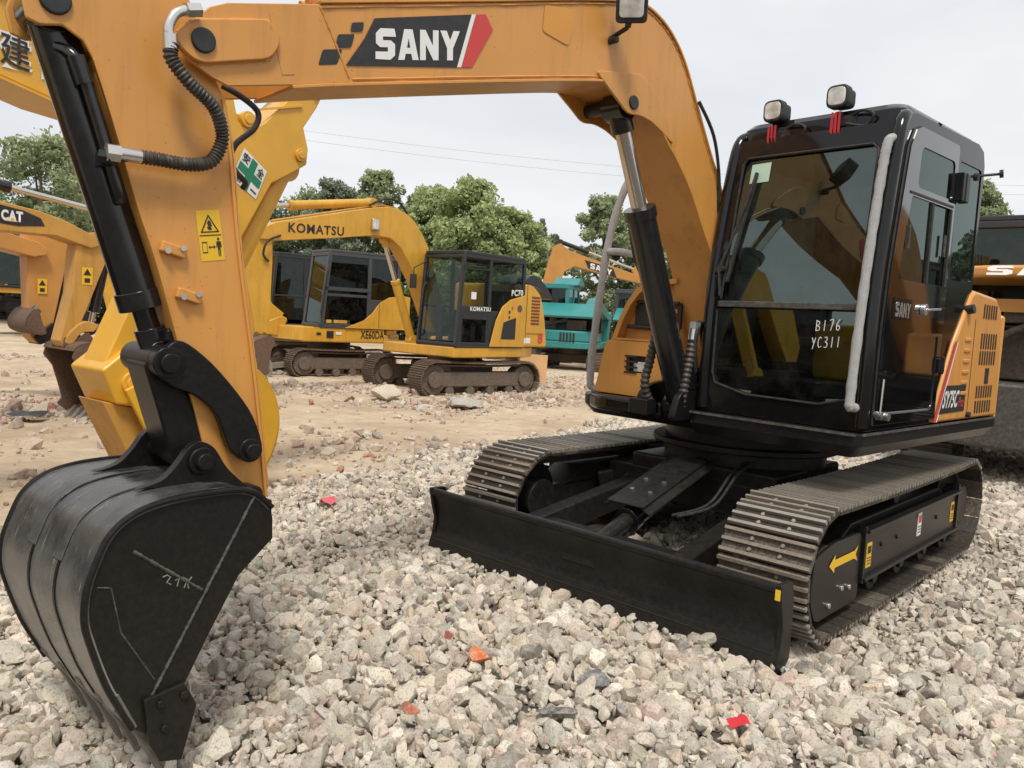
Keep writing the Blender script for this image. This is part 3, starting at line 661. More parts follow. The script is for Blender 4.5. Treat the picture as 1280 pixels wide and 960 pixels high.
# upper frame: skirt
sk = fillet([(.84, .12), (.84, 1.10), (.80, 1.12), (-1.25, 1.12), (-1.5, .85), (-1.68, .4), (-1.72, 0), (-1.68, -.4), (-1.45, -.82), (-1.2, -.95), (.55, -.95), (.72, -.80), (.72, .1)], .06, 4)
a = MB(); n = len(sk)
cen = Vector((-.3, .08))
low = [tuple(cen+(Vector(p)-cen)*.955) for p in sk]
a.add([(x, y, .80) for x, y in low]+[(x, y, .86) for x, y in sk]+[(x, y, .925) for x, y in sk], [tuple(range(n))[::-1], tuple(2*n+i for i in range(n))]+[(k*n+i, k*n+(i+1) % n, (k+1)*n+(i+1) % n, (k+1)*n+i) for k in (0, 1) for i in range(n)])
UF = a.build('upper_frame', 'blade', EX, S, bevel=.006)
a = MB(); a.box((.845, .62, .922), (.012, .97, .012)); a.box((-.2, 1.122, .922), (2.0, .010, .012)); a.build('trim_strip', 'darkgrey', UF, S)

# ---- cab
cab_side = [(.74, .93), (.735, 1.45), (.70, 1.85), (.60, 2.42), (.55, 2.51), (.46, 2.555), (-.48, 2.57), (-.57, 2.54), (-.605, 2.46), (-.60, 1.72), (-.56, 1.69), (-.33, 1.40), (-.105, .955), (-.10, .93)]
win_up = fillet([(.40, 2.19), (-.09, 2.19), (-.09, 2.40), (.385, 2.40)], .04)
win_lo = fillet([(.545, 1.71), (-.09, 1.71), (-.09, 2.14), (.46, 2.14)], .02)
win_rear = fillet([(-.21, 1.76), (-.565, 1.76), (-.57, 2.43), (-.20, 2.43)], .04)
fy = lambda u, v, w: (u, w, v)
YL = 1.10
cb = MB()
cb.poly(cab_side, [fillet([(.60, 1.66), (-.12, 1.66), (-.12, 2.46), (.47, 2.46)], .03), win_rear], fy, YL-.045, YL)
right_side = [(.74, .93), (.735, 1.45), (.70, 1.85), (.60, 2.42), (.55, 2.51), (.46, 2.555), (-.48, 2.57), (-.57, 2.54), (-.605, 2.46), (-.61, .93)]
cb.poly(right_side, [fillet([(.62, 1.2), (.57, 2.05), (.50, 2.40), (-.5, 2.42), (-.5, 1.5), (.3, 1.2)], .05)], fy, .115, .15)
# front frame: lower part almost upright, upper part leaning back
def ffr(u, v, w):    # u=y, v=height z, w=outwards
    if v <= 1.5: x = .74-(v-.93)*.01
    elif v <= 1.87: x = .7343-(v-1.5)*.093
    else: x = .70-(v-1.87)*.178
    return (x+w, u, v)
for z0, z1 in ((.93, 1.5), (1.5, 1.87), (1.87, 2.50)):
    lo = [(.13, z0), (1.095, z0), (1.095, z1), (.13, z1)]
    if z0 == .93: hole = [[(.20, 1.50), (.20, 1.16), (.23, 1.10), (.42, 1.055), (.85, 1.05), (1.0, 1.09), (1.015, 1.14), (1.015, 1.50)]]
    elif z0 == 1.5: hole = None
    else: hole = None
    if hole:
        out_ = [(.13, .93), (1.095, .93), (1.095, 1.5), (1.015, 1.5)]+hole[0][::-1][1:-1]+[(.20, 1.5), (.13, 1.5)]
        cb.poly(out_, [], ffr, -.04, .0)
    elif z0 == 1.5:
        for a_, b_ in ((.13, .205), (1.01, 1.095)): cb.poly([(a_, z0), (b_, z0), (b_, z1), (a_, z1)], [], ffr, -.04, 0)
    else:
        ho = fillet([(.215, 1.86), (1.0, 1.86), (.985, 2.40), (.235, 2.40)], .05)
        cb.poly([(.13, 1.87), (.205, 1.87), (.222, 2.34), (.235, 2.38), (.27, 2.395), (.95, 2.395), (.985, 2.38), (1.0, 2.34), (1.01, 1.87), (1.095, 1.87), (1.095, 2.50), (.13, 2.50)], [], ffr, -.04, 0)
# rear wall and roof
cb.poly([(.13, .93), (1.08, .93), (1.08, 2.5), (.13, 2.5)], [fillet([(.25, 1.75), (.98, 1.75), (.98, 2.4), (.25, 2.4)], .05)], lambda u, v, w: (w, u, v), -.605, -.57)
roof = fillet([(-.60, .13), (.55, .13), (.55, 1.085), (-.60, 1.085)], .10, 6)
nr = len(roof); cen = Vector((-.02, .61))
def ring(k, z): return [tuple(cen+(Vector(p)-cen)*k)+(z,) for p in roof]
rv = ring(1.0, 2.46)+ring(1.005, 2.52)+ring(.985, 2.575)+ring(.93, 2.605)+ring(.75, 2.62)
cb.add(rv, [(k*nr+i, k*nr+(i+1) % nr, (k+1)*nr+(i+1) % nr, (k+1)*nr+i) for k in range(4) for i in range(nr)]+[tuple(4*nr+i for i in range(nr)), tuple(range(nr))[::-1]])
cb.box((.1, .6, .945), (1.2, .92, .02))
CAB = cb.build('cab', 'black', EX, S, bevel=.012, seg=3)
# rounded A pillar strips
a = MB(); a.tube(spline([(.735, 1.08, .95), (.728, 1.08, 1.5), (.692, 1.08, 1.87), (.585, 1.075, 2.44), (.48, 1.06, 2.545)], 6), .035, 14); a.build('corner_pillar', 'black', CAB, S); a = MB(); a.tube(spline([(.735, .145, .95), (.728, .145, 1.5), (.692, .145, 1.87), (.585, .15, 2.44), (.48, .16, 2.545)], 6), .035, 14); a.build('corner_pillar', 'black', CAB, S)
# windshield panes
def front_pane(name, pts, mat='glass_front', w=-.012):
    m = MB()
    ys = [p[0] for p in pts]
    m.add([ffr(u, v, w) for u, v in pts], [tuple(range(len(pts)))]); return m.build(name, mat, CAB, S, smooth=False)
wv = MB(); zz = [1.57, 1.7, 1.87, 2.1, 2.41]
wv.add([ffr(y, z, -.012) for z in zz for y in (.19, 1.02)], [(2*i, 2*i+1, 2*i+3, 2*i+2) for i in range(4)]); wv.build('windshield', 'glass_front', CAB, S)
front_pane('lower_windshield', [(.19, 1.04), (1.03, 1.04), (1.03, 1.53), (.19, 1.53)])
a = MB(); a.box((.722, .61, 1.555), (.022, .84, .035)); a.build('window_rail', 'darkgrey', CAB, S, bevel=.005)
# rubber seal round the upper pane
seal = [(.21, 1.585), (.222, 2.36), (.25, 2.392), (.96, 2.392), (.995, 2.36), (1.008, 1.585)]
a = MB(); a.tube([ffr(u, v, .002) for u, v in seal], .008, 8); a.build('window_seal', 'rubber', CAB, S)
a = MB(); a.tube([ffr(u, v, .003) for u, v in [(.195, 1.52), (.195, 1.16), (.22, 1.10), (.42, 1.05), (.85, 1.045), (1.0, 1.085), (1.02, 1.14), (1.02, 1.52)]], .007, 8); a.build('window_seal', 'rubber', CAB, S)
# chalk numbers on the lower pane, pale sticker on the upper
CH = {'B': [[(.1, 0), (.15, 1)], [(.1, 1), (.7, .85), (.6, .6), (.15, .52), (.75, .4), (.7, .1), (.05, .02)]], '1': [[(.5, 1), (.4, 0)]], '7': [[(.1, .95), (.8, 1), (.35, 0)]], '6': [[(.7, 1), (.2, .6), (.15, .15), (.5, 0), (.75, .25), (.5, .45), (.2, .35)]],
      'Y': [[(.1, 1), (.4, .5)], [(.85, 1), (.25, -.1)]], 'C': [[(.8, .9), (.4, 1), (.1, .5), (.3, .05), (.8, .15)]], '3': [[(.15, .95), (.6, 1), (.65, .7), (.3, .55), (.75, .4), (.6, .05), (.1, .05)]]}
for wd, y0_, z0_, st in (('B176', .80, 1.425, .036), ('YC311', .785, 1.335, .033)):
    for q, ch in enumerate(wd):
        a = MB()
        for st_ in CH[ch]:
            P_ = spline([Vector(ffr(y0_+q*st+u*st*.75, z0_+.003*q+v*.055, .002)) for u, v in st_], 4); a.tube(P_, .0022, 5)
        a.build('chalk_stroke', 'white', CAB, S)
a = MB(); a.add([ffr(u, v, -.007) for u, v in [(.275, 2.245), (.395, 2.25), (.395, 2.36), (.275, 2.355)]], [(0, 1, 2, 3)]); a.build('window_sticker', 'sticker', CAB, S)
# wiper
a = MB(); a.tube([ffr(.22, 1.60, .03), ffr(.20, 1.75, .045), ffr(.30, 2.12, .03), ffr(.33, 2.30, .02)], .009, 8); a.tube([ffr(.245, 1.68, .02), ffr(.325, 2.30, .012)], .012, 6); a.cyl(ffr(.20, 1.75, 0), ffr(.20, 1.75, .05), .022, 12); a.build('wiper', 'rubber', CAB, S)
# door
dr = MB(); door_o = [(.665, .965), (.66, 1.45), (.63, 1.78), (.525, 2.38), (.47, 2.47), (.40, 2.495), (-.12, 2.495), (-.135, 2.47), (-.135, .965)]
dr.poly(door_o, [win_up, win_lo], fy, YL+.004, YL+.018)
DOOR = dr.build('door', 'door_black', CAB, S, bevel=.006)
a = MB(); loop = [(x, YL+.004, z) for x, z in door_o+door_o[:1]]; a.tube(loop, .007, 6); a.build('door_seal', 'rubber', DOOR, S)
def side_pane(name, pts, y, par): m = MB(); m.add([(x, y, z) for x, z in pts], [tuple(range(len(pts)))]); return m.build(name, 'glass', par, S, smooth=False)
side_pane('door_window', win_up, YL+.012, DOOR); side_pane('door_window', [(.55, 1.70), (.16, 1.70), (.16, 2.15), (.465, 2.15)], YL+.012, DOOR); side_pane('door_window', [(.20, 1.70), (-.10, 1.70), (-.10, 2.15), (.20, 2.15)], YL+.006, DOOR)
side_pane('rear_side_window', win_rear, YL-.006, CAB)
m_ = MB(); m_.add([(-.588, y, z) for y, z in [(.24, 1.74), (.99, 1.74), (.99, 2.41), (.24, 2.41)]], [(0, 1, 2, 3)]); m_.build('rear_window', 'glass_front', CAB, S, smooth=False)
m_ = MB(); m_.add([(x, .13, z) for x, z in [(.64, 1.18), (.58, 2.05), (.52, 2.42), (-.52, 2.44), (-.52, 1.48), (.3, 1.18)]], [(0, 1, 2, 3, 4, 5)]); m_.build('right_window', 'glass_front', CAB, S, smooth=False)
a = MB(); a.box((.18, YL+.018, 1.925), (.022, .012, .43)); a.box((-.09, YL+.016, 1.925), (.02, .012, .43)); a.box((.19, YL+.016, 2.155), (.60, .012, .012)); a.build('window_bar', 'rubber', DOOR, S)
for x in (.47, -.02): a = MB(); a.box((x, YL+.024, 1.93), (.012, .012, .12)); a.build('window_latch', 'darkgrey', DOOR, S, bevel=.003)
a = MB(); a.box((-.145, YL+.03, 2.27), (.035, .05, .16)); a.box((-.21, YL+.03, 2.27), (.05, .05, .16)); a.cyl((-.175, YL+.04, 2.19), (-.175, YL+.04, 2.35), .02, 12); a.build('door_hinge', 'blade', CAB, S, bevel=.006)
a = MB(); a.box((-.12, YL+.025, 1.27), (.08, .03, .08)); a.cyl((-.12, YL+.035, 1.22), (-.12, YL+.035, 1.32), .014, 12); a.build('door_hinge', 'blade', CAB, S, bevel=.006)
a = MB(); a.cyl((.20, YL+.018, 1.57), (.20, YL+.045, 1.57), .03, 18); a.bar((.20, YL+.045, 1.57), (.03, YL+.05, 1.58), .02, .012); a.build('door_handle', 'steel', DOOR, S, bevel=.003)
a = MB(); a.box((.46, YL+.0195, 1.56), (.24, .004, .11)); a.build('name_plate', 'black', DOOR, S)
sany((.55, YL+.0225, 1.52), (-.19, 0, -.003), (.0, 0, .075), 'steel', DOOR, S)
low_panel = fillet([(.57, 1.02), (-.06, 1.02), (-.06, 1.45), (.54, 1.45)], .05)
a = MB(); a.tube([(x, YL+.018, z) for x, z in low_panel[3:15]], .007, 8); a.build('panel_bead', 'black', DOOR, S)
a = MB(); a.cyl((.60, YL+.02, 1.01), (.60, YL+.06, 1.01), .022, 14); a.cyl((.66, YL+.01, 1.02), (.66, YL+.05, 1.02), .016, 10); a.tube([(.64, YL+.03, 1.03), (.63, YL+.03, 1.20)], .005, 6); a.build('grease_fitting', 'steel', CAB, S)
a = MB(); a.cyl((-.52, YL, 1.60), (-.52, YL+.05, 1.61), .028, 12); a.build('door_stop', 'rubber', CAB, S)
a = MB(); a.cyl((-.55, YL-.01, 2.40), (-.60, YL+.09, 2.41), .008, 8); a.cyl((-.60, YL+.085, 2.41), (-.605, YL+.105, 2.412), .024, 14); a.cyl((-.5, YL-.012, 2.385), (-.5, YL+.006, 2.385), .022, 14); a.build('window_catch', 'rubber', CAB, S)
a = MB(); a.box((.25, YL+.006, 2.445), (.03, .008, .012)); a.cyl((.13, 1.085, 2.55), (.13, 1.10, 2.57), .012, 8); a.build('roof_clip', 'rubber', CAB, S)
# foam-wrapped grab handle on the corner
a = MB(); gp = spline([(.56, 1.06, 2.40), (.635, 1.06, 2.40), (.665, 1.055, 2.36), (.69, 1.05, 2.2), (.765, 1.05, 1.7), (.815, 1.05, 1.12), (.805, 1.055, 1.06), (.74, 1.06, 1.05)], 10)
a.tube(gp, [.0235+.0012*math.sin(i*1.7)+.001*math.sin(i*3.1) for i in range(len(gp))], 14); a.build('grab_handle', 'foam', EX, S)
# interior
a = MB(); a.box((-.12, .60, 1.30), (.46, .50, .14)); a.box((-.36, .60, 1.72), (.14, .48, .78)); a.box((-.1, .60, 1.1), (.4, .44, .3)); a.build('seat', 'seat', CAB, S, bevel=.04, seg=3)
a = MB(); a.box((.15, .24, 1.38), (.5, .14, .16)); a.box((.15, .94, 1.36), (.45, .14, .16)); a.box((.52, .30, 1.5), (.14, .2, .5)); a.build('control_console', 'darkgrey', CAB, S, bevel=.03)
for y in (.52, .68):
    a = MB(); a.tube([(.46, y, .96), (.50, y, 1.25), (.44, y+.01, 1.62)], .012, 8); a.tube([(.44, y+.01, 1.56), (.43, y+.01, 1.68)], .022, 10); a.build('travel_lever', 'darkgrey', CAB, S)
a = MB(); a.box((.0, .60, .95), (1.1, .9, .03)); a.build('cab_floor', 'rubber', CAB, S)
# work lights with red ribbons
for y, z, dz in ((.365, 2.65, 0), (.735, 2.67, .0)):
    a = MB(); X = .56
    a.poly(fillet([(y-.06, z-.06), (y+.06, z-.06), (y+.06, z+.06), (y-.06, z+.06)], .04), [], lambda u, v, w: (w, u, v), X-.03, X+.03)
    a.poly(fillet([(y-.05, z-.05), (y+.05, z-.05), (y+.05, z+.05), (y-.05, z+.05)], .03), [], lambda u, v, w: (w, u, v), X-.09, X-.03)
    a.bar((X-.02, y, z-.07), (X-.03, y, z-.14), .03, .04); a.box((X-.03, y+.05, z-.13), (.05, .10, .05))
    LT = a.build('work_light', 'rubber', EX, S, bevel=.008)
    a = MB(); a.poly(fillet([(y-.048, z-.047), (y+.048, z-.047), (y+.048, z+.047), (y-.048, z+.047)], .032), [], lambda u, v, w: (w, u, v), X+.022, X+.034); a.build('lens', 'lampglass', LT, S, bevel=.004)
    a = MB(); a.tube(spline([(X-.03, y+.04, z-.12), (X+.01, y+.13, z-.09), (X+.02, y+.20, z-.12), (X+.01, y+.16, z-.17), (X+.02, y+.06, z-.15)], 6), .008, 8); a.build('light_cable', 'rubber', LT, S)
    a = MB(); r = random.Random(int(y*100))
    for k in range(3):
        yy = y-.02+.02*k; l = r.uniform(.12, .19)
        a.add([(X+.02, yy-.006, z-.08), (X+.022, yy+.006, z-.08), (X+.035, yy+.014, z-.10-l*.5), (X+.03, yy+.006, z-.10-l), (X+.035, yy-.010, z-.10-l*1.03), (X+.03, yy-.004, z-.10-l*.5)], [(0, 1, 2, 5), (5, 2, 3, 4)])
    a.build('ribbon', 'redcloth', LT, S)

# ---- engine hood (orange, left rear)
hs = [(-.115, .935), (-.34, 1.40), (-.565, 1.70), (-.62, 1.74), (-1.05, 1.72), (-1.20, 1.64), (-1.25, 1.55), (-1.32, .93), (-1.27, .84), (-1.22, .80), (-1.2, .93)]
a = MB()
hp = [(-.115, .932), (-.34, 1.40), (-.565, 1.70), (-.62, 1.725), (-1.02, 1.70), (-1.15, 1.62), (-1.25, .932)]
a.prism(hp, .9, 1.118)
hz = .02
crv = [(-1.25, 1.118), (-1.33, 1.05), (-1.5, .80), (-1.62, .45), (-1.66, 0), (-1.62, -.45), (-1.5, -.8), (-1.3, -.95), (-.6, -.95), (-.6, .9), (-1.15, .9)]
a.slab(crv, .90, 1.60); a.slab([tuple(Vector((-1.05, .1))+(Vector(p)-Vector((-1.05, .1)))*.93) for p in crv], 1.60, 1.70)
HOOD = a.build('engine_hood', 'orange', EX, S, bevel=.025, seg=3)
def slots(n, x0, dx, z0, h, w=.018, lean=-.0, y=1.1185):
    a = MB()
    for i in range(n):
        x = x0-dx*i; a.poly(fillet([(x-w/2, z0), (x+w/2, z0), (x+w/2+lean, z0+h), (x-w/2+lean, z0+h)], .008, 3), [], fy, y, y+.003)
    return a
for z0, h in ((1.37, .10), (1.27, .09), (1.06, .08), (.965, .08)): slots(7, -.80, .045, z0, h).build('vent', 'blackv', HOOD, S)
slots(6, -.80, .045, 1.56, .09).build('vent', 'blackv', HOOD, S)
a = MB()
for i in range(6): a.box((-.56, 1.121, 1.10+.065*i), (.10, .012, .022))
a.build('louvre', 'orange', HOOD, S, bevel=.005)
a = MB(); a.box((-.66, 1.1185, 1.25), (.004, .003, .60)); a.box((-.96, 1.1185, 1.2), (.07, .004, .10)); a.build('panel_gap', 'blackv', HOOD, S)
a = MB(); a.add([(x, 1.121, z) for x, z in [(-.115, .94), (-.345, 1.41), (-.385, 1.41), (-.16, .94)]], [(0, 1, 2, 3)]); a.build('red_stripe', 'red', HOOD, S)
a = MB(); a.add([(x, 1.1205, z) for x, z in [(-.16, .94), (-.385, 1.41), (-.400, 1.41), (-.177, .94)]], [(0, 1, 2, 3)]); a.build('white_stripe', 'white', HOOD, S)
a = MB(); a.add([(x, 1.1207, z) for x, z in [(-.19, .985), (-.275, 1.15), (-.60, 1.15), (-.60, .99)]], [(0, 1, 2, 3)]); a.build('model_panel', 'blackv', HOOD, S)
text('SY75C', (-.225, 1.1225, 1.015), (-.235, 0, .0), (-.035, 0, .105), 'white', HOOD, 'lettering', S, bold=.03)
text('Pro', (-.485, 1.1225, 1.018), (-.085, 0, 0), (-.012, 0, .06), 'red', HOOD, 'lettering', S, bold=.02)
a = MB(); a.cyl((-.66, 1.118, .965), (-.66, 1.14, .965), .018, 12); a.build('lock', 'rubber', HOOD, S)
# ---- right front tool box
TB = MB()
def fx(u, v, w): return (w, u, v)
lowo = fillet([(-.74, .95), (-.17, .95), (-.17, 1.30), (-.66, 1.30)], .03)
TB.poly(lowo, [fillet([(-.48, 1.10), (-.32, 1.10), (-.32, 1.21), (-.48, 1.21)], .015)], fx, .66, .70)
TB.poly([(-.745, .95), (-.17, .95), (-.17, 1.30), (-.655, 1.30)], [], fx, .1, .66)
up_o = [(-.655, 1.302), (-.60, 1.44), (-.54, 1.55), (-.47, 1.63), (-.38, 1.675), (-.17, 1.69), (-.17, 1.302)]
TB.poly(up_o, [], fx, -.6, .56)
rim = [(-.665, 1.302), (-.61, 1.445), (-.55, 1.56), (-.475, 1.645), (-.385, 1.69), (-.17, 1.705)]
rin = [(-.17, 1.675), (-.375, 1.66), (-.455, 1.61), (-.52, 1.535), (-.575, 1.435), (-.625, 1.302)]
TB.poly(rim+rin, [], fx, .56, .645)
TOOL = TB.build('tool_box', 'orange', EX, S, bevel=.012, seg=3)
a = MB(); a.box((.60, -.40, 1.31), (.12, .47, .014)); a.build('step_plate', 'orange', TOOL, S, bevel=.003)
a = MB(); a.box((.572, -.345, 1.475), (.02, .36, .16)); a.tube([(.60, -.555, 1.56), (.60, -.17, 1.555)], .010, 8); a.tube([(.60, -.565, 1.395), (.60, -.17, 1.39)], .014, 8); a.build('grille', 'blackv', TOOL, S)
a = MB(); a.box((.585, -.27, 1.505), (.01, .16, .025)); a.box((.585, -.27, 1.45), (.01, .16, .025)); a.build('grille_slat', 'orange', TOOL, S)
a = MB(); a.box((.655, -.40, 1.155), (.02, .16, .11)); [a.box((.70, -.44, 1.10+.035*i), (.012, .10, .012)) for i in range(4)]; a.build('lamp_recess', 'blackv', TOOL, S)
a = MB(); a.box((.685, -.375, 1.14), (.02, .095, .065)); a.build('headlight', 'lampglass', TOOL, S, bevel=.006)
a = MB(); a.slab(fillet([(.80, -.10), (.80, -.62), (.70, -.80), (.45, -.86), (.3, -.86), (.3, -.10)], .08), .84, .945); a.build('front_step', 'black', TOOL, S, bevel=.03, seg=3)
a = MB(); hr = spline([(.62, -.70, .96), (.66, -.79, .965), (.68, -.80, 1.05), (.69, -.77, 1.4), (.69, -.70, 1.95), (.68, -.60, 2.28), (.62, -.55, 2.39), (.45, -.53, 2.42), (.1, -.55, 2.40), (-.2, -.58, 2.3), (-.25, -.6, 1.7)], 8)
a.tube(hr, [.025+.0015*math.sin(i*1.3) for i in range(len(hr))], 12); HR = a.build('handrail', 'foam', EX, S)
a = MB(); a.tube(spline([(.69, -.705, 1.88), (.69, -.6, 1.875), (.69, -.46, 1.85), (.685, -.415, 1.83), (.66, -.405, 1.76), (.60, -.36, 1.69)], 6), .024, 12); a.build('handrail_bar', 'foam', HR, S)

# ---- boom
bo_top = [(3.611, 2.405), (3.274, 2.50), (2.531, 2.727), (1.953, 2.905), (1.60, 3.005), (1.49, 3.03), (1.352, 3.01), (1.214, 2.947), (1.084, 2.83), (.938, 2.618), (.783, 2.395), (.673, 2.244), (.40, 1.80), (.22, 1.48)]
bo_low = [(.20, 1.22), (.30, 1.12), (.42, 1.16), (.619, 1.72), (.80, 1.98), (.95, 2.18), (1.09, 2.32), (1.16, 2.375), (1.30, 2.50), (1.40, 2.565), (1.55, 2.60), (1.683, 2.60), (1.84, 2.576), (2.511, 2.412), (3.131, 2.256), (3.376, 2.19)]
tip = [(3.605, 2.134), (3.66, 2.15), (3.734, 2.185), (3.765, 2.242), (3.728, 2.315), (3.672, 2.374)]
yl, yr = YC+.15, YC-.15
bm_ = MB()
bm_.prism(bo_top+bo_low+[(3.40, 2.19), (3.42, 2.44)], yl-.012, yl); bm_.prism(bo_top+bo_low+[(3.40, 2.19), (3.42, 2.44)], yr, yr+.012)
fork = [(3.274, 2.50), (3.131, 2.256), (3.376, 2.19)]+tip+[(3.611, 2.405)]
for y0_ in (yl-.014, yr-.002): bm_.prism(fork, y0_, y0_+.016)
bm_.strip(spline([Vector(p) for p in bo_top[1:]], 5) and [tuple(p) for p in spline(bo_top[1:], 5)], yr-.012, yl+.012, -.014)
bm_.strip([tuple(p) for p in spline(bo_low[2:], 5)], yr-.012, yl+.012, -.014)
# cylinder gusset under the bend (both cheeks hang below the bottom plate)
BOOM = bm_.build('boom', 'orange', EX, S, bevel=.004)
for y0_, y1_ in ((yl, yl+.014), (yr-.014, yr)):
    a = MB(); a.prism(fillet([(1.80, 2.625), (1.45, 2.69), (1.33, 2.63), (1.18, 2.47), (1.135, 2.385), (1.22, 2.425), (1.34, 2.47), (1.44, 2.485), (1.54, 2.47), (1.62, 2.52), (1.70, 2.565)], .04, 3), y0_, y1_); a.build('cylinder_bracket', 'orange', BOOM, S, bevel=.004)
a = MB(); a.cyl((1.506, yr-.03, 2.535), (1.506, yl+.024, 2.535), .035, 20); a.build('pin', 'blackv', BOOM, S, bevel=.004)
boss = fillet([(3.80, 2.24), (3.735, 2.315), (3.47, 2.388), (3.425, 2.33), (3.46, 2.255), (3.72, 2.175)], .07, 6)
for y0_, y1_ in ((yl+.002, yl+.024), (yr-.024, yr-.002)): a = MB(); a.prism(boss, y0_, y1_); a.build('pivot_boss', 'orange', BOOM, S, bevel=.006)
a = MB(); a.cyl((3.70, yr-.04, 2.253), (3.70, yl+.036, 2.253), .04, 24); a.build('pin', 'blackv', BOOM, S, bevel=.005)
a = MB(); a.box((3.415, yl+.001, 2.32), (.05, .006, .20), Matrix.Rotation(rad(15), 3, 'Y')); a.build('weld_strip', 'orange', BOOM, S)
yd = yl+.0035
def decal(pts, mat, name, y=None, par=None): m = MB(); m.add([(x, yd if y is None else y, z) for x, z in pts], [tuple(range(len(pts)))]); return m.build(name, mat, BOOM if par is None else par, S, smooth=False)
decal([(3.162, 2.311), (3.085, 2.43), (3.045, 2.515), (2.575, 2.664), (2.64, 2.433)], 'blackv', 'logo_panel')
decal([(2.64, 2.433), (2.575, 2.664), (2.553, 2.671), (2.618, 2.439)], 'white', 'logo_stripe')
decal([(2.616, 2.439), (2.551, 2.671), (2.499, 2.687), (2.455, 2.636), (2.56, 2.453)], 'red', 'logo_stripe')
for q in ([(3.142, 2.472), (3.09, 2.488), (3.095, 2.452), (3.147, 2.437)], [(3.198, 2.414), (3.128, 2.434), (3.142, 2.382), (3.208, 2.363)], [(3.258, 2.344), (3.178, 2.366), (3.198, 2.306), (3.275, 2.285)]): decal(fillet(q, .008, 2), 'blackv', 'logo_square')
sany((3.035, yd+.001, 2.364), (-.402, 0, .098), (.006, 0, .116), 'white', BOOM, S)
decal(fillet([(2.16, 2.71), (2.155, 2.83), (1.98, 2.86), (1.96, 2.78), (1.99, 2.69)], .02, 3), 'orange_decal', 'faded_sticker')
# boom work light
a = MB(); LM = Matrix.Translation((1.70, yl+.13, 2.925)) @ rot(rad(38)) @ rot(rad(20), 'Y')
def fl(u, v, w): return tuple(LM @ Vector((w, u, v)))
a.poly(fillet([(-.075, -.075), (.075, -.075), (.075, .075), (-.075, .075)], .025), [], fl, -.05, .035)
a.bar((1.70, yl, 2.80), (1.70, yl+.11, 2.83), .03, .012); a.bar((1.70, yl+.11, 2.83), (1.70, yl+.12, 2.87), .03, .02); a.cyl((1.70, yl, 2.79), (1.70, yl+.05, 2.79), .018, 10)
BLT = a.build('work_light', 'rubber', BOOM, S, bevel=.006)
a = MB(); a.poly(fillet([(-.058, -.05), (.058, -.05), (.058, .06), (-.058, .06)], .02), [], fl, .03, .042); a.build('lens', 'lampglass', BOOM, S, bevel=.004)
a = MB()
def wob(path, y, r, par, nm='weld_bead'):
    P_ = spline([Vector((x, y, z)) for x, z in path], 14); m = MB(); m.tube(P_, [r*(1+.25*math.sin(t*1.9)+.2*math.sin(t*.8)) for t in range(len(P_))], 6); m.build(nm, 'orange', par, S)
wob([(x, z-.012) for x, z in bo_top[1:12]], yl, .005, BOOM); wob([(x, z+.012) for x, z in bo_low[3:15]], yl, .005, BOOM)
wob([(3.274, 2.49), (3.22, 2.40), (3.145, 2.27)], yl+.002, .004, BOOM)
wob([(p[0], p[1]) for p in boss[::3]+boss[:1]], yl+.003, .005, BOOM)
# steel pipes along the boom top
for k, y in enumerate((-.10, -.05, 0.)):
    a = MB(); a.tube([(x, YC+y+.05, z+.035) for x, z in bo_top[1:11]], .014, 8); a.build('hydraulic_pipe', 'orange', BOOM, S)
a = MB(); [a.box((x, YC, z), (.05, .22, .05)) for x, z in ((3.1, 2.575), (2.3, 2.82), (1.8, 2.965))]; a.build('pipe_clamp', 'orange', BOOM, S, bevel=.006)
a = MB(); a.tube(spline([(.95, yl+.02, 2.66), (.80, yl+.03, 2.50), (.70, yl+.02, 2.28), (.66, yl, 2.1)], 6), .010, 8); a.build('boom_hose', 'rubber', BOOM, S)
# boom cylinder
cylinder(EX, (.74, .93), (1.49, 2.53), .0, .080, .69, 'cyl', 'chrome', 'boom_cylinder', S)
a = MB(); p0, p1 = Vector((.74, 0, .93)), Vector((1.24, 0, 2.0)); a.tube(spline([p0+Vector((.10, -.06, .45)), p0+Vector((.20, -.085, .62)), p1+Vector((-.10, -.085, -.25)), p1+Vector((.0, -.075, -.04))], 6), .014, 8); a.build('cylinder_pipe', 'rubber', EX, S)
for y0_ in (YC-.16, YC+.10): a = MB(); a.prism(fillet([(.2, .86), (.95, .86), (.90, 1.02), (.80, 1.06), (.50, 1.10), (.36, 1.30), (.22, 1.34), (.14, 1.25)], .05), y0_, y0_+.045); a.build('boom_foot_bracket', 'blade', EX, S, bevel=.008)
# hoses at the boom foot
def hose(path, r, name='hydraulic_hose', mat='hose', par=EX, ends=True, pitch=None):
    P = spline(path, 26 if pitch else 10); mb = MB()
    rr = r
    if pitch:
        d = 0; rr = []
        for i, p in enumerate(P):
            if i: d += (p-P[i-1]).length
            rr.append(r*(1+.13*math.sin(d/pitch*2*math.pi)))
    mb.tube(P, rr, 14); o = mb.build(name, mat, par, S)
    if ends:
        for i in ends:
            a_ = P[0] if i == 0 else P[-1]; b_ = P[3] if i == 0 else P[-4]; dd = (a_-b_).normalized()
            e = MB(); e.cyl(a_-dd*.002, a_+dd*.06, r*1.08, 14); e.cyl(a_+dd*.06, a_+dd*.10, r*1.35, 6); e.build('hose_fitting', 'steel', o, S)
    return o
hose([(.90, -.10, 1.38), (.915, -.125, 1.2), (.93, -.14, 1.05), (.86, -.13, .92)], .026, ends=(0,), pitch=.03)
hose([(.80, .085, 1.34), (.82, .085, 1.2), (.84, .08, 1.05), (.84, .06, .88)], .026, ends=(0,), pitch=.03)
a = MB(); a.tube(spline([(.62, .05, 1.28), (.70, .07, 1.42), (.78, .10, 1.42), (.80, .10, 1.3), (.76, .09, 1.15)], 6), .018, 10); a.build('hydraulic_hose', 'rubber', EX, S)
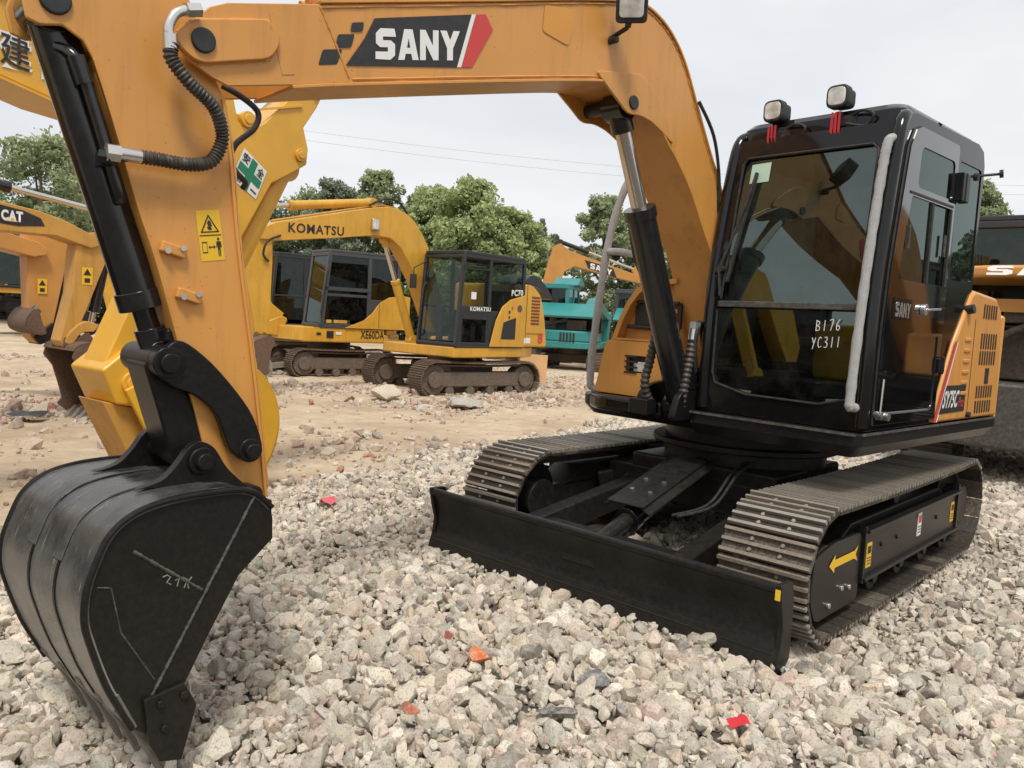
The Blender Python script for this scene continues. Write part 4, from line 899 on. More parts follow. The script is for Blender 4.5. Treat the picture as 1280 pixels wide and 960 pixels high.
for c_, d_ in (((.78, .06, 1.12), (.08, .08, .16)), ((.90, -.17, .92), (.10, .14, .10))): a = MB(); a.box(c_, d_); a.build('valve_block', 'blade', EX, S, bevel=.01)

# ---- arm
ar_r = [(3.653, 2.203), (3.60, 2.10), (3.571, 1.919), (3.534, 1.604), (3.459, 1.125), (3.405, .70)]
ar_l = [(3.50, .64), (3.59, .70), (3.622, .809), (3.674, 1.011), (3.732, 1.233), (3.815, 1.522), (3.875, 1.696), (3.954, 1.957), (4.012, 2.13), (4.04, 2.175), (4.095, 2.205), (4.15, 2.19), (4.19, 2.20), (4.205, 2.27), (4.18, 2.36), (4.09, 2.42), (3.95, 2.50), (3.80, 2.50), (3.70, 2.36)]
al, arr = YC+.11, YC-.11
a = MB(); prof = ar_r+ar_l
main_prof = ar_r+[(3.50, .64), (3.59, .70), (3.622, .809), (3.674, 1.011), (3.732, 1.233), (3.815, 1.522), (3.875, 1.696), (3.954, 1.957), (4.0, 2.09), (4.0, 2.40), (3.80, 2.50), (3.70, 2.36)]
a.prism(main_prof, arr+.012, al-.012)
a.prism(prof, al-.014, al); a.prism(prof, arr, arr+.014)
ARM = a.build('arm', 'orange', EX, S, bevel=.012, seg=3)
a = MB(); a.strip([tuple(p) for p in spline(ar_r[1:], 4)], arr-.010, al+.010, .012); a.strip([tuple(p) for p in spline(ar_l[4:9], 4)], arr-.004, al+.004, .008); a.build('flange_plate', 'orange', ARM, S, bevel=.003)
wob([(x-.012, z) for x, z in [(3.61, 2.08), (3.575, 1.919), (3.54, 1.604), (3.465, 1.125), (3.415, .74)]], al, .004, ARM)
a = MB(); a.cyl((4.115, arr-.03, 2.275), (4.115, al+.012, 2.275), .045, 24); a.build('pin', 'blackv', ARM, S, bevel=.006)
for z0 in ((3.765, 1.573), (3.711, 1.424)):
    a = MB(); R3 = Matrix.Rotation(rad(-14), 3, 'Y').to_4x4().to_3x3()
    a.box((z0[0], al+.012, z0[1]), (.085, .026, .036), R3); lg = a.build('lug', 'orange', ARM, S, bevel=.006)
    for dx in (-.027, .022): a = MB(); a.cyl((z0[0]+dx, al+.024, z0[1]-.25*dx), (z0[0]+dx, al+.032, z0[1]-.25*dx), .010, 8); a.build('bolt', 'steel', ARM, S)
# yellow warning decal on the arm
ya = al+.0015
def dq(u, v): # decal local 0..1 -> x,z
    A, B, Dd = Vector((3.691, 1.712)), Vector((3.610, 1.725)), Vector((3.666, 1.543))
    p = A+(B-A)*u+(Dd-A)*v; return (p.x, p.y)
def dp(pts, mat, name, off): return decal([dq(*p) for p in pts], mat, name, ya+off, ARM)
dp([(0, 0), (1, 0), (1, 1), (0, 1)], 'yellowv', 'warning_label', 0)
dp([(.04, .485), (.96, .485), (.96, .505), (.04, .505)], 'blackv', 'warning_print', .001)
def ringp(pts, c, k, mat, nm, off):
    m = MB(); inn = [(c[0]+(p[0]-c[0])*k, c[1]+(p[1]-c[1])*k) for p in pts]; n = len(pts)
    V_ = [(*(dq(*p)),) for p in pts+inn]; m.add([(x, ya+off, z) for x, z in V_], [(i, (i+1) % n, n+(i+1) % n, n+i) for i in range(n)]); m.build(nm, mat, ARM, S, smooth=False)
ringp([(.5, .08), (.90, .44), (.10, .44)], (.5, .33), .78, 'blackv', 'warning_print', .001)
dp([(.5, .19), (.58, .24), (.62, .33), (.55, .30), (.60, .39), (.45, .39), (.38, .33), (.46, .33), (.42, .25)], 'blackv', 'warning_print', .001)
ringp([(.10, .62), (.32, .62), (.32, .84), (.10, .84)], (.21, .73), .82, 'blackv', 'warning_print', .001)
dp([(.36, .73), (.44, .69), (.44, .72), (.58, .72), (.58, .69), (.66, .73), (.58, .77), (.58, .74), (.44, .74), (.44, .77)], 'blackv', 'warning_print', .001)
dp([(.72, .62), (.90, .62), (.93, .74), (.88, .74), (.87, .68), (.86, .92), (.82, .92), (.815, .78), (.80, .78), (.79, .92), (.75, .92), (.75, .68), (.73, .74), (.69, .74)], 'blackv', 'warning_print', .001)
dp([(.81+.05*math.cos(t), .575+.03*math.sin(t)) for t in [i*math.pi/5 for i in range(10)]], 'blackv', 'warning_print', .001)
# hoses on the arm
hose([(3.806, yl+.05, 2.21), (3.809, yl+.05, 2.165), (3.757, yl+.06, 2.102), (3.673, yl+.05, 2.045), (3.63, yl+.02, 1.977), (3.632, al+.05, 1.924), (3.665, al+.05, 1.872), (3.735, al+.05, 1.852), (3.83, al+.05, 1.852), (3.885, al+.05, 1.851)], .021, 'bucket_hose', 'hose', ARM, ends=(1,), pitch=.0125)
a = MB(); a.tube(spline([(3.806, yl+.05, 2.21), (3.82, yl+.05, 2.25), (3.80, yl+.05, 2.30), (3.765, yl+.045, 2.325)], 6), .016, 12); a.cyl((3.765, yl+.045, 2.325), (3.72, yl+.04, 2.34), .024, 6); a.cyl((3.812, yl+.05, 2.19), (3.815, yl+.05, 2.235), .022, 14); a.build('hose_elbow', 'steel', ARM, S)
a = MB(); a.tube(spline([(3.536, -.12, 2.19), (3.476, -.1, 2.164), (3.407, -.1, 2.121), (3.418, -.1, 2.06), (3.487, -.1, 1.989), (3.506, -.1, 1.928), (3.484, -.1, 1.889), (3.44, -.12, 1.86), (3.44, -.14, 1.84)], 8), .011, 10); a.build('arm_hose', 'rubber', ARM, S)
# bucket cylinder along the front of the arm
cylinder(EX, (4.112, 2.27), (3.765, 1.205), YC, .068, .83, 'cyl', 'cyl', 'bucket_cylinder', S)
a = MB(); d2 = (Vector((3.765, 0, 1.205))-Vector((4.112, 0, 2.27))).normalized(); q0 = Vector((4.112, YC, 2.27))
a.tube(spline([q0+d2*.12+Vector((.02, .05, .0)), q0+d2*.16+Vector((-.01, .10, 0)), q0+d2*.30+Vector((-.015, .10, 0)), q0+d2*.55+Vector((-.01, .095, 0)), q0+d2*.58+Vector((-.01, .08, 0))], 6), .018, 12)
a.cyl(q0+d2*.15+Vector((-.01, .10, 0)), q0+d2*.23+Vector((-.012, .10, 0)), .026, 12); a.box(q0+d2*.46+Vector((-.0, .07, 0)), (.04, .09, .04)); a.cyl(Vector((3.96, al+.05, 1.835)), Vector((3.985, al+.02, 1.84)), .026, 8); a.cyl(Vector((3.88, al+.05, 1.851)), Vector((3.97, al+.05, 1.84)), .018, 10)
a.build('cylinder_pipe', 'cyl', EX, S)
# side links and bucket link
clink = [(3.80, 1.245), (3.765, 1.272), (3.721, 1.262), (3.638, 1.195), (3.55, 1.096), (3.489, 1.008), (3.452, .904), (3.464, .855), (3.515, .85), (3.575, .90), (3.62, 1.015), (3.691, 1.085), (3.771, 1.12), (3.82, 1.17)]
for y0_ in (al+.012, arr-.052): a = MB(); a.prism([tuple(p) for p in spline(clink+clink[:1], 3)][:-1], y0_, y0_+.04); a.build('side_link', 'bucket', EX, S, bevel=.006)
a = MB(); a.box((3.735, YC, 1.285), (.07, .17, .05)); a.build('link_stop', 'bucket', EX, S, bevel=.012)
a = MB()
a.cyl((3.784, arr-.10, 1.199), (3.784, al+.075, 1.199), .034, 24); a.cyl((3.784, arr-.075, 1.199), (3.784, al+.055, 1.199), .054, 28); a.build('link_pin', 'bucket', EX, S, bevel=.006); a = MB()
a.cyl((3.497, arr-.09, .886), (3.497, al+.085, .886), .028, 24); a.cyl((3.497, arr-.07, .886), (3.497, al+.058, .886), .044, 24)
a.build('link_pin', 'bucket', EX, S, bevel=.006)
a = MB(); a.prism([(3.845, 1.19), (3.80, 1.235), (3.735, 1.18), (3.625, .90), (3.63, .85), (3.67, .82), (3.72, .835), (3.75, .87)], YC-.105, YC+.105); a.cyl((3.678, YC-.105, .868), (3.678, YC+.105, .868), .055, 24); a.cyl((3.784, YC-.12, 1.199), (3.784, YC+.12, 1.199), .055, 24); a.build('bucket_link', 'bucket', EX, S, bevel=.012)
# ---- bucket
BW = .34; bl, br = YC+BW, YC-.37
SB = S @ Matrix.Translation((3.67, bl, 0)) @ rot(rad(6.5)) @ Matrix.Translation((-3.67, -bl, 0))
a = MB(); full = BUCK+BUCK_IN
a.prism(full, bl-.022, bl); a.prism(full, br, br+.022)
a.box((3.49, (bl+br)/2, .69), (.025, bl-br-.02, .09))
BUCKET = a.build('bucket', 'bucket', EX, SB, bevel=.004)
a = MB(); a.strip([tuple(p) for p in spline(BUCK[1:], 5)], br-.006, bl+.004, -.016); a.build('bucket_shell', 'scuff', BUCKET, SB, bevel=.003)
# rims, wear strips, welds
a = MB(); 
for y in (bl+.004, br-.004): a = MB(); a.tube([(p[0], y, p[1]) for p in spline(BUCK[1:], 5)], .010, 8); a.build('shell_rim', 'bucket', BUCKET, SB)
ws = spline(BUCK[3:12], 6)
for y in (YC-.12, YC+.10):
    a = MB(); a.strip([tuple(p+Vector((.0, .0))) for p in ws[4:34]], y-.035, y+.035, .006); a.build('wear_strip', 'scuff', BUCKET, SB, bevel=.003)
for y in (YC-.10, YC+.12):
    a = MB(); a.strip([tuple(p) for p in spline(BUCK[8:], 6)], y-.008, y+.008, .004); a.build('seam', 'bucket', BUCKET, SB)
def weld(p, q, w=.010): a = MB(); a.bar((p[0], bl+.001, p[1]), (q[0], bl+.001, q[1]), .006, w, (0, 1, 0)); return a
def bead(mb, p, q, y, r):
    n = max(6, int((Vector(q)-Vector(p)).length/.007)); P_ = [(p[0]+(q[0]-p[0])*t/n, y, p[1]+(q[1]-p[1])*t/n) for t in range(n+1)]
    mb.tube(P_, [r*(1+.22*math.sin(t*2.1)+.15*math.sin(t*.7)) for t in range(n+1)], 6)
wl = MB()
for p, q in (((3.55, .765), (3.905, .15)), ((3.957, .645), (3.735, .475)), ((3.905, .15), (3.79, .165))): bead(wl, p, q, bl, .0055)
for p, q in (((4.06, .555), (4.02, .545)), ((4.02, .545), (3.99, .40)), ((3.99, .40), (3.885, .22))): bead(wl, p, q, bl, .0022)
wl.build('weld_bead', 'darkgrey', BUCKET, SB)
a = MB()
for pts in ([(3.865, .545), (3.85, .548), (3.84, .54), (3.852, .525), (3.838, .515)], [(3.825, .525), (3.812, .53), (3.818, .505)], [(3.80, .53), (3.785, .52), (3.795, .495)], [(3.77, .525), (3.785, .51), (3.78, .49)]): a.tube([(x, bl+.001, z) for x, z in pts], .0022, 6)
a.build('chalk_mark', 'greysteel', BUCKET, SB)
for y in (YC-.19, YC+.15):
    a = MB(); ear = spline([(3.88, .795), (3.80, .815), (3.745, .865), (3.705, .918), (3.663, .932), (3.615, .905), (3.565, .83), (3.48, .75)], 4); a.prism([tuple(p) for p in ear]+[(3.47, .66), (3.56, .76), (3.7, .785)], y, y+.035); a.build('bucket_ear', 'bucket', BUCKET, SB, bevel=.006)
a = MB(); a.cyl((3.665, YC-.22, .868), (3.665, YC+.225, .868), .030, 24); a.cyl((3.665, YC+.185, .868), (3.665, YC+.20, .868), .048, 24); a.cyl((3.47, YC-.2, .72), (3.47, YC+.2, .72), .04, 20); a.build('pin', 'bucket', BUCKET, SB, bevel=.006)
# lip, teeth, side cutters
a = MB(); a.strip([(4.012, .205), (3.965, .105), (3.952, .078)], br-.006, bl+.004, -.018); a.build('cutting_lip', 'lip', BUCKET, SB, bevel=.004)
for i in range(5):
    y = bl-.045-i*(bl-br-.09)/4; a = MB()
    a.prism([(3.985, .13), (3.95, .14), (3.88, .01), (3.832, -.125), (3.842, -.13), (3.915, .02)], y-.021, y+.021); a.build('tooth', 'lip', BUCKET, SB, bevel=.006)
for y0_, yb in ((bl+.001, bl+.018), (br-.018, br-.001)):
    a = MB(); a.prism([(3.925, .17), (3.795, .185), (3.752, .10), (3.80, -.07), (3.87, -.05), (3.905, .02)], y0_, yb)
    for x, z in ((3.875, .145), (3.80, .15), (3.86, .06)): a.cyl((x, yb-.001, z), (x, yb+.012, z), .014, 6)
    a.build('side_cutter', 'bucket', BUCKET, SB, bevel=.004)

# ------------------------------------------------------------------ BACKGROUND EXCAVATORS
def upper_generic(root, mat, deck_mat, hood, y0=-1.0, y1=1.05, xf=.85, xr=-1.7, z0=.74, ztop=1.65, slew=0.):
    """deck, counterweight and engine cover"""
    Z = rot(slew)
    d = MB(); d.slab(fillet([(xf, y0+.1), (xf, y1), (-.9, y1), (xr+.15, y1*.75), (xr, y1*.3), (xr, y0*.3), (xr+.15, y0*.75), (-.9, y0), (xf-.1, y0)], .08), z0, z0+.20)
    d.build('upper_frame', deck_mat, root, Z, bevel=.03, seg=3)
    c = MB(); c.slab(fillet([(hood, y1-.01), (-1.05, y1-.01), (xr+.2, y1*.72), (xr+.02, y1*.3), (xr+.02, y0*.3), (xr+.2, y0*.72), (-1.05, y0+.01), (hood, y0+.01)], .08), z0+.20, ztop)
    c.build('engine_cover', mat, root, Z, bevel=.05, seg=3)
def add_boom(root, top, low, y0, y1, mat, pin=None):
    b = MB(); b.prism(list(top)+list(low), y0, y1)
    return b.build('boom', mat, root, bevel=.012)
def add_arm(root, prof, y0, y1, mat):
    b = MB(); b.prism(prof, y0, y1); return b.build('arm', mat, root, bevel=.012)

# -- yellow excavator with open black cab (centre)
R1 = empty('excavator', (-5.7, -9.15, -.10), rad(3)); tag(R1, 'yellow excavator with black glass walled cab and red louvres on its rear', 'excavator')
base_generic(R1, 2.75, 1.75, .45, .33, yaw=rad(-11))
upper_generic(R1, 'yellow', 'yellow', -.30, y1=1.05, xf=1.0, ztop=1.05)
C1 = cab_generic(R1, -.90, 1.0, .86, .02, 1.06, .94, 2.68, 'cabdark', 'glass_far', xm=.12, sill=1.62, lower_glass=True)
a = MB(); a.prism([(.10, .95), (-.05, 1.45), (-.22, 1.72), (-.45, 1.86), (-.90, 1.97), (-.90, .95)], 1.062, 1.085); a.build('side_cover', 'yellow', R1, bevel=.01)
a = MB(); a.prism(fillet([(-.91, .95), (-.91, 2.20), (-1.15, 2.20), (-1.45, 2.0), (-1.62, 1.5), (-1.72, .95)], .08), -.9, 1.03); a.build('engine_cover', 'yellow', R1, bevel=.04, seg=3)
a = MB(); a.prism(spline([(-.90, 2.23), (-1.15, 2.35), (-1.5, 2.2), (-1.75, 1.98), (-1.72, 1.94), (-1.4, 2.1), (-1.15, 2.22)], 4) and [tuple(p) for p in spline([(-.90, 2.23), (-1.15, 2.38), (-1.5, 2.25), (-1.8, 1.98), (-1.76, 1.93), (-1.4, 2.12), (-1.0, 2.2)], 4)], .3, 1.03); a.build('hood_lid', 'cabdark', R1)
a = MB(); [a.box((-1.28, 1.034, 1.42+.065*i), (.26, .006, .035)) for i in range(9)]; a.build('louvre', paint('red_brown_louvre', (.16, .03, .02), .5), R1)
a = MB(); a.prism([(-.20, 1.10), (-.26, 1.42), (-.62, 1.52), (-.62, 1.10)], 1.086, 1.09); a.build('side_grille', 'blackv', R1)
text('8', (-1.40, 1.036, 1.02), (-.16, 0, 0), (0, 0, .22), 'red', R1, bold=.04)
a = MB(); a.box((-1.06, 1.034, 1.08), (.20, .004, .11)); a.build('sticker', 'white', R1)
for x, z, mt, w_ in ((-.42, 1.62, 'blackv', .05), (-.5, 1.70, 'red', .05), (-.42, 1.52, 'blackv', .04)): a = MB(); a.box((x, 1.087, z), (w_, .003, .06)); a.build('sticker', mt, R1)
a = MB(); a.cyl((-.72, 1.085, 1.70), (-.72, 1.09, 1.70), .07, 16); a.build('sticker', 'darkgrey', R1)
text('PC70', (-.48, 1.066, 1.93), (-.34, 0, .02), (0, 0, .12), 'white', C1, bold=.03)
text('KOMATSU', (.66, 1.066, 1.60), (-.56, 0, .01), (0, 0, .08), 'white', C1, bold=.03)
a = MB(); a.prism([(.92, .96), (.90, 1.68), (.15, 1.68), (.15, .96)], 1.03, 1.05); a.build('door', 'cabdark', C1, bevel=.01)
a = MB(); a.add([(x, 1.053, z) for x, z in [(.84, 1.03), (.83, 1.45), (.20, 1.45), (.20, 1.03)]], [(0, 1, 2, 3)]); a.build('door_window', 'glass_dark', C1, smooth=False)
a = MB(); a.box((.58, 1.066, 1.88), (.13, .004, .13)); a.build('sticker', 'white', C1)
a = MB(); a.bar((.88, 1.065, 2.36), (.15, 1.065, 2.38), .02, .03); a.build('door_rail', 'rubber', C1)
top = [(4.22, 2.70), (3.98, 2.82), (3.15, 3.03), (2.49, 3.2), (2.06, 3.31), (1.7, 3.38), (1.45, 3.37), (1.2, 3.30), (1.01, 3.18), (.79, 2.95), (.63, 2.70), (.2, 1.7), (.1, 1.3)]
low_ = [(.3, 1.15), (.45, 1.25), (.9, 2.11), (1.16, 2.46), (1.37, 2.70), (1.61, 2.83), (1.95, 2.84), (2.81, 2.70), (3.9, 2.54), (4.25, 2.53)]
B1 = add_boom(R1, top, low_, -.42, -.10, 'yellow')
text('KOMATSU', (3.75, -.096, 2.69), (-1.10, 0, .06), (0, 0, .155), 'blackv', B1, bold=.022)
a = MB(); a.box((2.0, -.07, 3.02), (.16, .08, .20)); lm = a.build('work_light', 'steel', B1, bevel=.02)
a = MB(); a.box((2.02, -.025, 3.02), (.12, .012, .14)); a.build('lens', 'lampglass', B1)
add_arm(R1, [(4.60, 2.98), (4.25, 2.80), (4.0, 2.52), (3.99, 2.2), (4.02, 1.06), (4.10, .98), (4.24, 1.0), (4.45, 1.9), (4.56, 2.6)], -.38, -.14, 'yellow')
bucket_generic(R1, (4.10, 1.05), rad(-20), .75, .65, -.26, 'rust', 1)
cylinder(R1, (1.95, 3.42), (4.35, 3.02), -.26, .075, .70, 'yellow', 'chrome')
cylinder(R1, (.85, 1.0), (1.62, 2.80), -.26, .08, .60, 'yellow', 'chrome')

a = MB(); [a.tube([(x, y_, z+.03) for x, z in top[1:9]], .016, 6) for y_ in (-.22,)]; a.build('hydraulic_pipe', 'yellow', B1)
a = MB(); a.tube(spline([(2.05, -.2, 3.36), (1.7, -.15, 3.52), (1.35, -.18, 3.50), (1.1, -.2, 3.28)], 6), .02, 8); a.build('boom_hose', 'rubber', B1)
a = MB(); a.tube(spline([(3.9, -.08, 2.62), (4.15, -.05, 2.5), (4.2, -.08, 2.3), (4.08, -.12, 2.2)], 6), .018, 8); a.build('arm_hose', 'rubber', B1)
a = MB(); a.tube([(.97, .12, 1.1), (1.03, .12, 1.15), (.95, .12, 2.0), (.88, .12, 2.1)], .016, 8); a.build('grab_handle', 'rubber', R1)
a = MB(); a.box((-1.0, 1.034, 1.6), (.006, .006, 1.2)); a.box((-1.3, 1.034, 1.22), (.56, .006, .006)); a.build('panel_gap', 'blackv', R1)
a = MB(); a.tube([(.85, .1, 2.5), (1.05, -.05, 2.35), (1.05, -.05, 2.2)], .012, 6); a.box((1.05, -.06, 2.1), (.03, .16, .26)); a.build('mirror', 'rubber', R1, bevel=.01)
a = MB(); a.tube([(.85, 1.08, 2.40), (.3, 1.08, 2.42)], .012, 6); a.build('rain_rail', 'rubber', C1)
# -- smaller yellow excavator, closed grey cab
R2 = empty('excavator', (-5.5, -13.1, -.10), rad(-10)); tag(R2, 'yellow excavator with closed dark grey cab and dusty grey dozer blade', 'excavator')
base_generic(R2, 2.5, 1.5, .4, .31, blade=1.75)
upper_generic(R2, 'yellow', 'yellow', -.95, y0=-.9, y1=.98, xf=1.05, xr=-1.55, z0=.78, ztop=1.75)
a = MB(); a.slab(fillet([(1.05, -.2), (1.32, -.1), (1.32, .35), (1.05, .98), (-.9, .985), (-.9, -.2)], .05), .80, 1.10); a.build('front_frame', 'yellow', R2, bevel=.02)
C2 = cab_generic(R2, -1.25, .68, .50, .05, 1.0, 1.10, 2.78, 'cabgrey', 'glass_dark', xm=-.48, sill=1.75, lower_glass=True, post=.09)
cv = [(.10, 1.10), (-.35, 1.28), (-.55, 1.45), (-.72, 1.68), (-.95, 1.82), (-1.3, 1.88), (-1.5, 1.85), (-1.5, 1.10)]
a = MB(); a.prism(cv, 1.0, 1.02); a.build('side_cover', 'yellow', R2, bevel=.008)
a = MB(); a.prism([(.60, 1.9), (.58, 1.98), (-.45, 1.98), (-.45, 1.9)], 1.003, 1.012); a.prism([(.67, 1.14), (.52, 2.6), (.44, 2.6), (.58, 1.14)], 1.0, 1.012); a.build('door', 'cabgrey', C2, bevel=.004)
text('XE60DA', (-.30, .99, .88), (-.58, 0, 0), (0, 0, .18), 'blackv', R2, bold=.02)
text('PLUS', (-.99, .99, .89), (-.24, 0, 0), (0, 0, .06), 'blackv', R2, bold=.01)
a = MB(); a.box((.42, .992, .95), (.16, .006, .15)); a.box((.68, .992, .96), (.10, .006, .05)); a.build('sticker', 'blackv', R2)
a = MB(); a.box((.22, .992, .98), (.13, .004, .06)); a.build('sticker', 'white', R2)
a = MB(); a.box((-.72, 1.022, 1.45), (.006, .006, .65)); a.box((-.2, .988, 1.105), (2.0, .006, .008)); a.build('panel_gap', 'blackv', R2)
a = MB(); a.tube([(.62, 1.0, 1.35), (.68, 1.06, 1.4), (.56, 1.05, 2.3), (.5, 1.0, 2.35)], .014, 6); a.build('grab_handle', 'rubber', R2)
a = MB(); a.prism(fillet([(1.25, .85), (1.62, .9), (1.58, 1.15), (1.25, 1.3), (1.1, 1.25)], .06), .0, .30); a.build('swing_bracket', 'yellow', R2, bevel=.02)
add_boom(R2, [(1.18, 1.35), (1.45, 1.55), (2.15, 3.0), (2.5, 3.25), (3.6, 3.1), (3.6, 2.95), (2.6, 2.95), (2.4, 2.8)], [(1.62, 1.42), (1.5, 1.15), (1.3, 1.1)], .05, .27, 'yellow')
cylinder(R2, (1.62, 1.0), (2.25, 2.35), .16, .065, .6, 'darkgrey', 'chrome')
add_arm(R2, [(3.7, 3.2), (3.5, 3.2), (3.4, 2.9), (3.55, 1.5), (3.72, 1.5), (3.75, 2.9)], .08, .24, 'yellow')
bucket_generic(R2, (3.62, 1.55), rad(-30), .7, .6, .16, 'rust')

# -- dark cabbed yellow machine further behind
R3 = empty('excavator', (-6.6, -16.9, -.12), rad(-8)); tag(R3, 'yellow excavator with plain near black cab, mostly hidden behind the closed grey cab machine', 'excavator')
base_generic(R3, 2.8, 1.75, .45, .33); upper_generic(R3, 'yellow', 'yellow', -.7, z0=.78, ztop=1.7)
cab_generic(R3, -.95, .85, .70, .0, 1.05, 1.0, 2.90, 'cabdark', 'glass_dark', sill=1.6)
DTOP = [(4.22, 2.50), (3.98, 2.62), (3.15, 2.9), (2.49, 3.1), (2.06, 3.22), (1.6, 3.28), (1.31, 3.22), (1.01, 3.05), (.79, 2.85), (.63, 2.6), (.2, 1.7), (.1, 1.3)]
DLOW = [(.3, 1.15), (.45, 1.25), (.9, 2.0), (1.16, 2.36), (1.37, 2.6), (1.61, 2.75), (1.95, 2.76), (2.81, 2.56), (3.9, 2.34), (4.25, 2.33)]
DARM = [(4.62, 2.75), (4.25, 2.62), (4.0, 2.34), (4.0, 2.0), (4.02, .98), (4.12, .9), (4.24, .95), (4.45, 1.8), (4.58, 2.5)]
add_boom(R3, DTOP, DLOW, -.45, -.15, 'yellow'); add_arm(R3, DARM, -.42, -.18, 'yellow'); bucket_generic(R3, (4.1, .98), rad(-20), .8, .7, -.3, 'rust')
cylinder(R3, (1.95, 3.3), (4.4, 2.8), -.3, .07, .7, 'yellow'); cylinder(R3, (.8, 1.0), (1.6, 2.72), -.3, .08, .6, 'yellow')

# -- new yellow machine standing off to the left, only its front equipment reaches into view
R4 = empty('excavator', (6.5, -3.0, 0), rad(185)); tag(R4, 'fresh yellow excavator whose lettered boom and arm hang behind the orange arm at left', 'excavator')
base_generic(R4, 2.9, 1.8, .45, .34, mat_t='shoe', mat_u='under'); upper_generic(R4, 'yellow_new', 'under', -.5, z0=.8, ztop=1.75)
cab_generic(R4, -.8, .9, .75, 0, 1.05, 1.0, 2.75, 'cabdark', 'glass_dark')
B4 = add_boom(R4, [(.1, 1.4), (.6, 2.5), (1.1, 3.15), (1.6, 3.38), (2.0, 3.36), (2.95, 3.12), (3.26, 3.04), (4.3, 2.78), (4.66, 2.82), (4.70, 2.70)], [(4.6, 2.60), (4.3, 2.50), (3.21, 2.60), (2.95, 2.66), (2.1, 2.85), (1.6, 2.75), (1.1, 2.35), (.5, 1.4), (.35, 1.2), (.15, 1.2)], -.20, .18, 'yellow_new')
a = MB(); a.strip([(4.3, 2.49), (3.21, 2.59), (2.95, 2.65), (2.1, 2.84)], -.23, .21, .014); a.strip([(1.6, 3.39), (2.0, 3.37), (2.95, 3.13), (3.26, 3.05), (4.3, 2.79)], -.23, .21, .014); a.build('flange_plate', 'yellow_new', B4)
text('建', (2.93, -.206, 2.715), (.19, 0, -.02), (.0, 0, .22), 'white', B4, 'lettering', bold=.04)
text('建', (2.945, -.209, 2.73), (.16, 0, -.018), (.0, 0, .19), 'blackv', B4, 'lettering', bold=.01)
text('設', (3.16, -.206, 2.69), (.19, 0, -.02), (.0, 0, .22), 'white', B4, 'lettering', bold=.04)
text('設', (3.175, -.209, 2.705), (.16, 0, -.018), (.0, 0, .19), 'blackv', B4, 'lettering', bold=.01)
a = MB(); a.tube([(2.0, -.15, 3.40), (2.95, -.15, 3.17), (3.26, -.15, 3.09), (4.1, -.15, 2.86)], .02, 8); a.build('hydraulic_pipe', 'yellow_new', B4)
arm4 = [(4.30, 2.98), (4.45, 2.93), (4.50, 2.74), (4.60, 2.70), (4.72, 2.78), (5.08, 3.16), (5.20, 3.18), (5.26, 3.12), (5.20, 3.0), (5.08, 2.82), (5.13, 2.66), (5.12, 2.54), (5.00, 2.46), (4.80, 2.34), (4.44, 1.70), (3.86, .78), (3.70, .70), (3.57, .78), (3.53, .92), (3.62, 1.12), (3.88, 1.72), (4.10, 2.30)]
ARM4 = add_arm(R4, arm4, -.22, .10, 'yellow_new')
for px_, pz_, pr_ in ((4.57, 2.77, .06), (5.19, 3.12, .05), (5.05, 2.60, .05), (3.70, .84, .075)): a = MB(); a.cyl((px_, -.325 if pz_ < 1 else -.245, pz_), (px_, -.2, pz_), pr_, 24); a.cyl((px_, -.335 if pz_ < 1 else -.255, pz_), (px_, -.2, pz_), pr_*.6, 24); a.build('pin', 'yellow_new', ARM4, bevel=.006)
a = MB(); a.bar((4.62, -.225, 2.85), (5.05, -.225, 2.98), .015, .02, (0, 1, 0)); a.build('weld_strip', 'yellow_new', ARM4)
cylinder(R4, (4.99, 2.50), (4.44, 1.42), -.06, .095, .8, 'yellow_new', 'chrome', 'bucket_cylinder')
cylinder(R4, (2.0, 3.55), (5.19, 3.10), .0, .08, .6, 'yellow_new', 'chrome', 'arm_cylinder')
cylinder(R4, (.75, 1.0), (1.6, 2.8), .0, .09, .6, 'yellow_new', 'chrome', 'boom_cylinder')
# safety plate on the arm: green cross, four characters
sq = [(4.55, 2.56), (4.75, 2.42), (4.66, 2.20), (4.45, 2.32)]
a = MB(); a.add([(x, -.224, z) for x, z in sq], [(0, 1, 2, 3)]); SP = a.build('safety_plate', 'white', ARM4, smooth=False)
def sp(u, v): A, B, D_ = Vector(sq[0]), Vector(sq[1]), Vector(sq[3]); p = A+(B-A)*u+(D_-A)*v; return (p.x, -.226, p.y)
a = MB(); a.add([sp(*q) for q in [(.38, .04), (.62, .04), (.62, .38), (.96, .38), (.96, .62), (.62, .62), (.62, .96), (.38, .96), (.38, .62), (.04, .62), (.04, .38), (.38, .38)]], [tuple(range(12))]); a.build('green_cross', 'green', ARM4, smooth=False)
def spt(ch, u, v, k=.27):
    o_ = Vector(sp(u, v+k)); r_ = Vector(sp(u+k, v+k))-o_; u_ = Vector(sp(u, v))-o_; text(ch, o_+Vector((0, -.002, 0)), r_, u_, 'blackv', ARM4, 'lettering', bold=.02)
spt('安', .06, .06); spt('全', .68, .06); spt('第', .06, .66)
a = MB(); a.add([sp(*q) for q in [(.70, .78), (.94, .78), (.94, .83), (.70, .83)]], [(0, 1, 2, 3)]); a.build('lettering', 'blackv', ARM4, smooth=False)
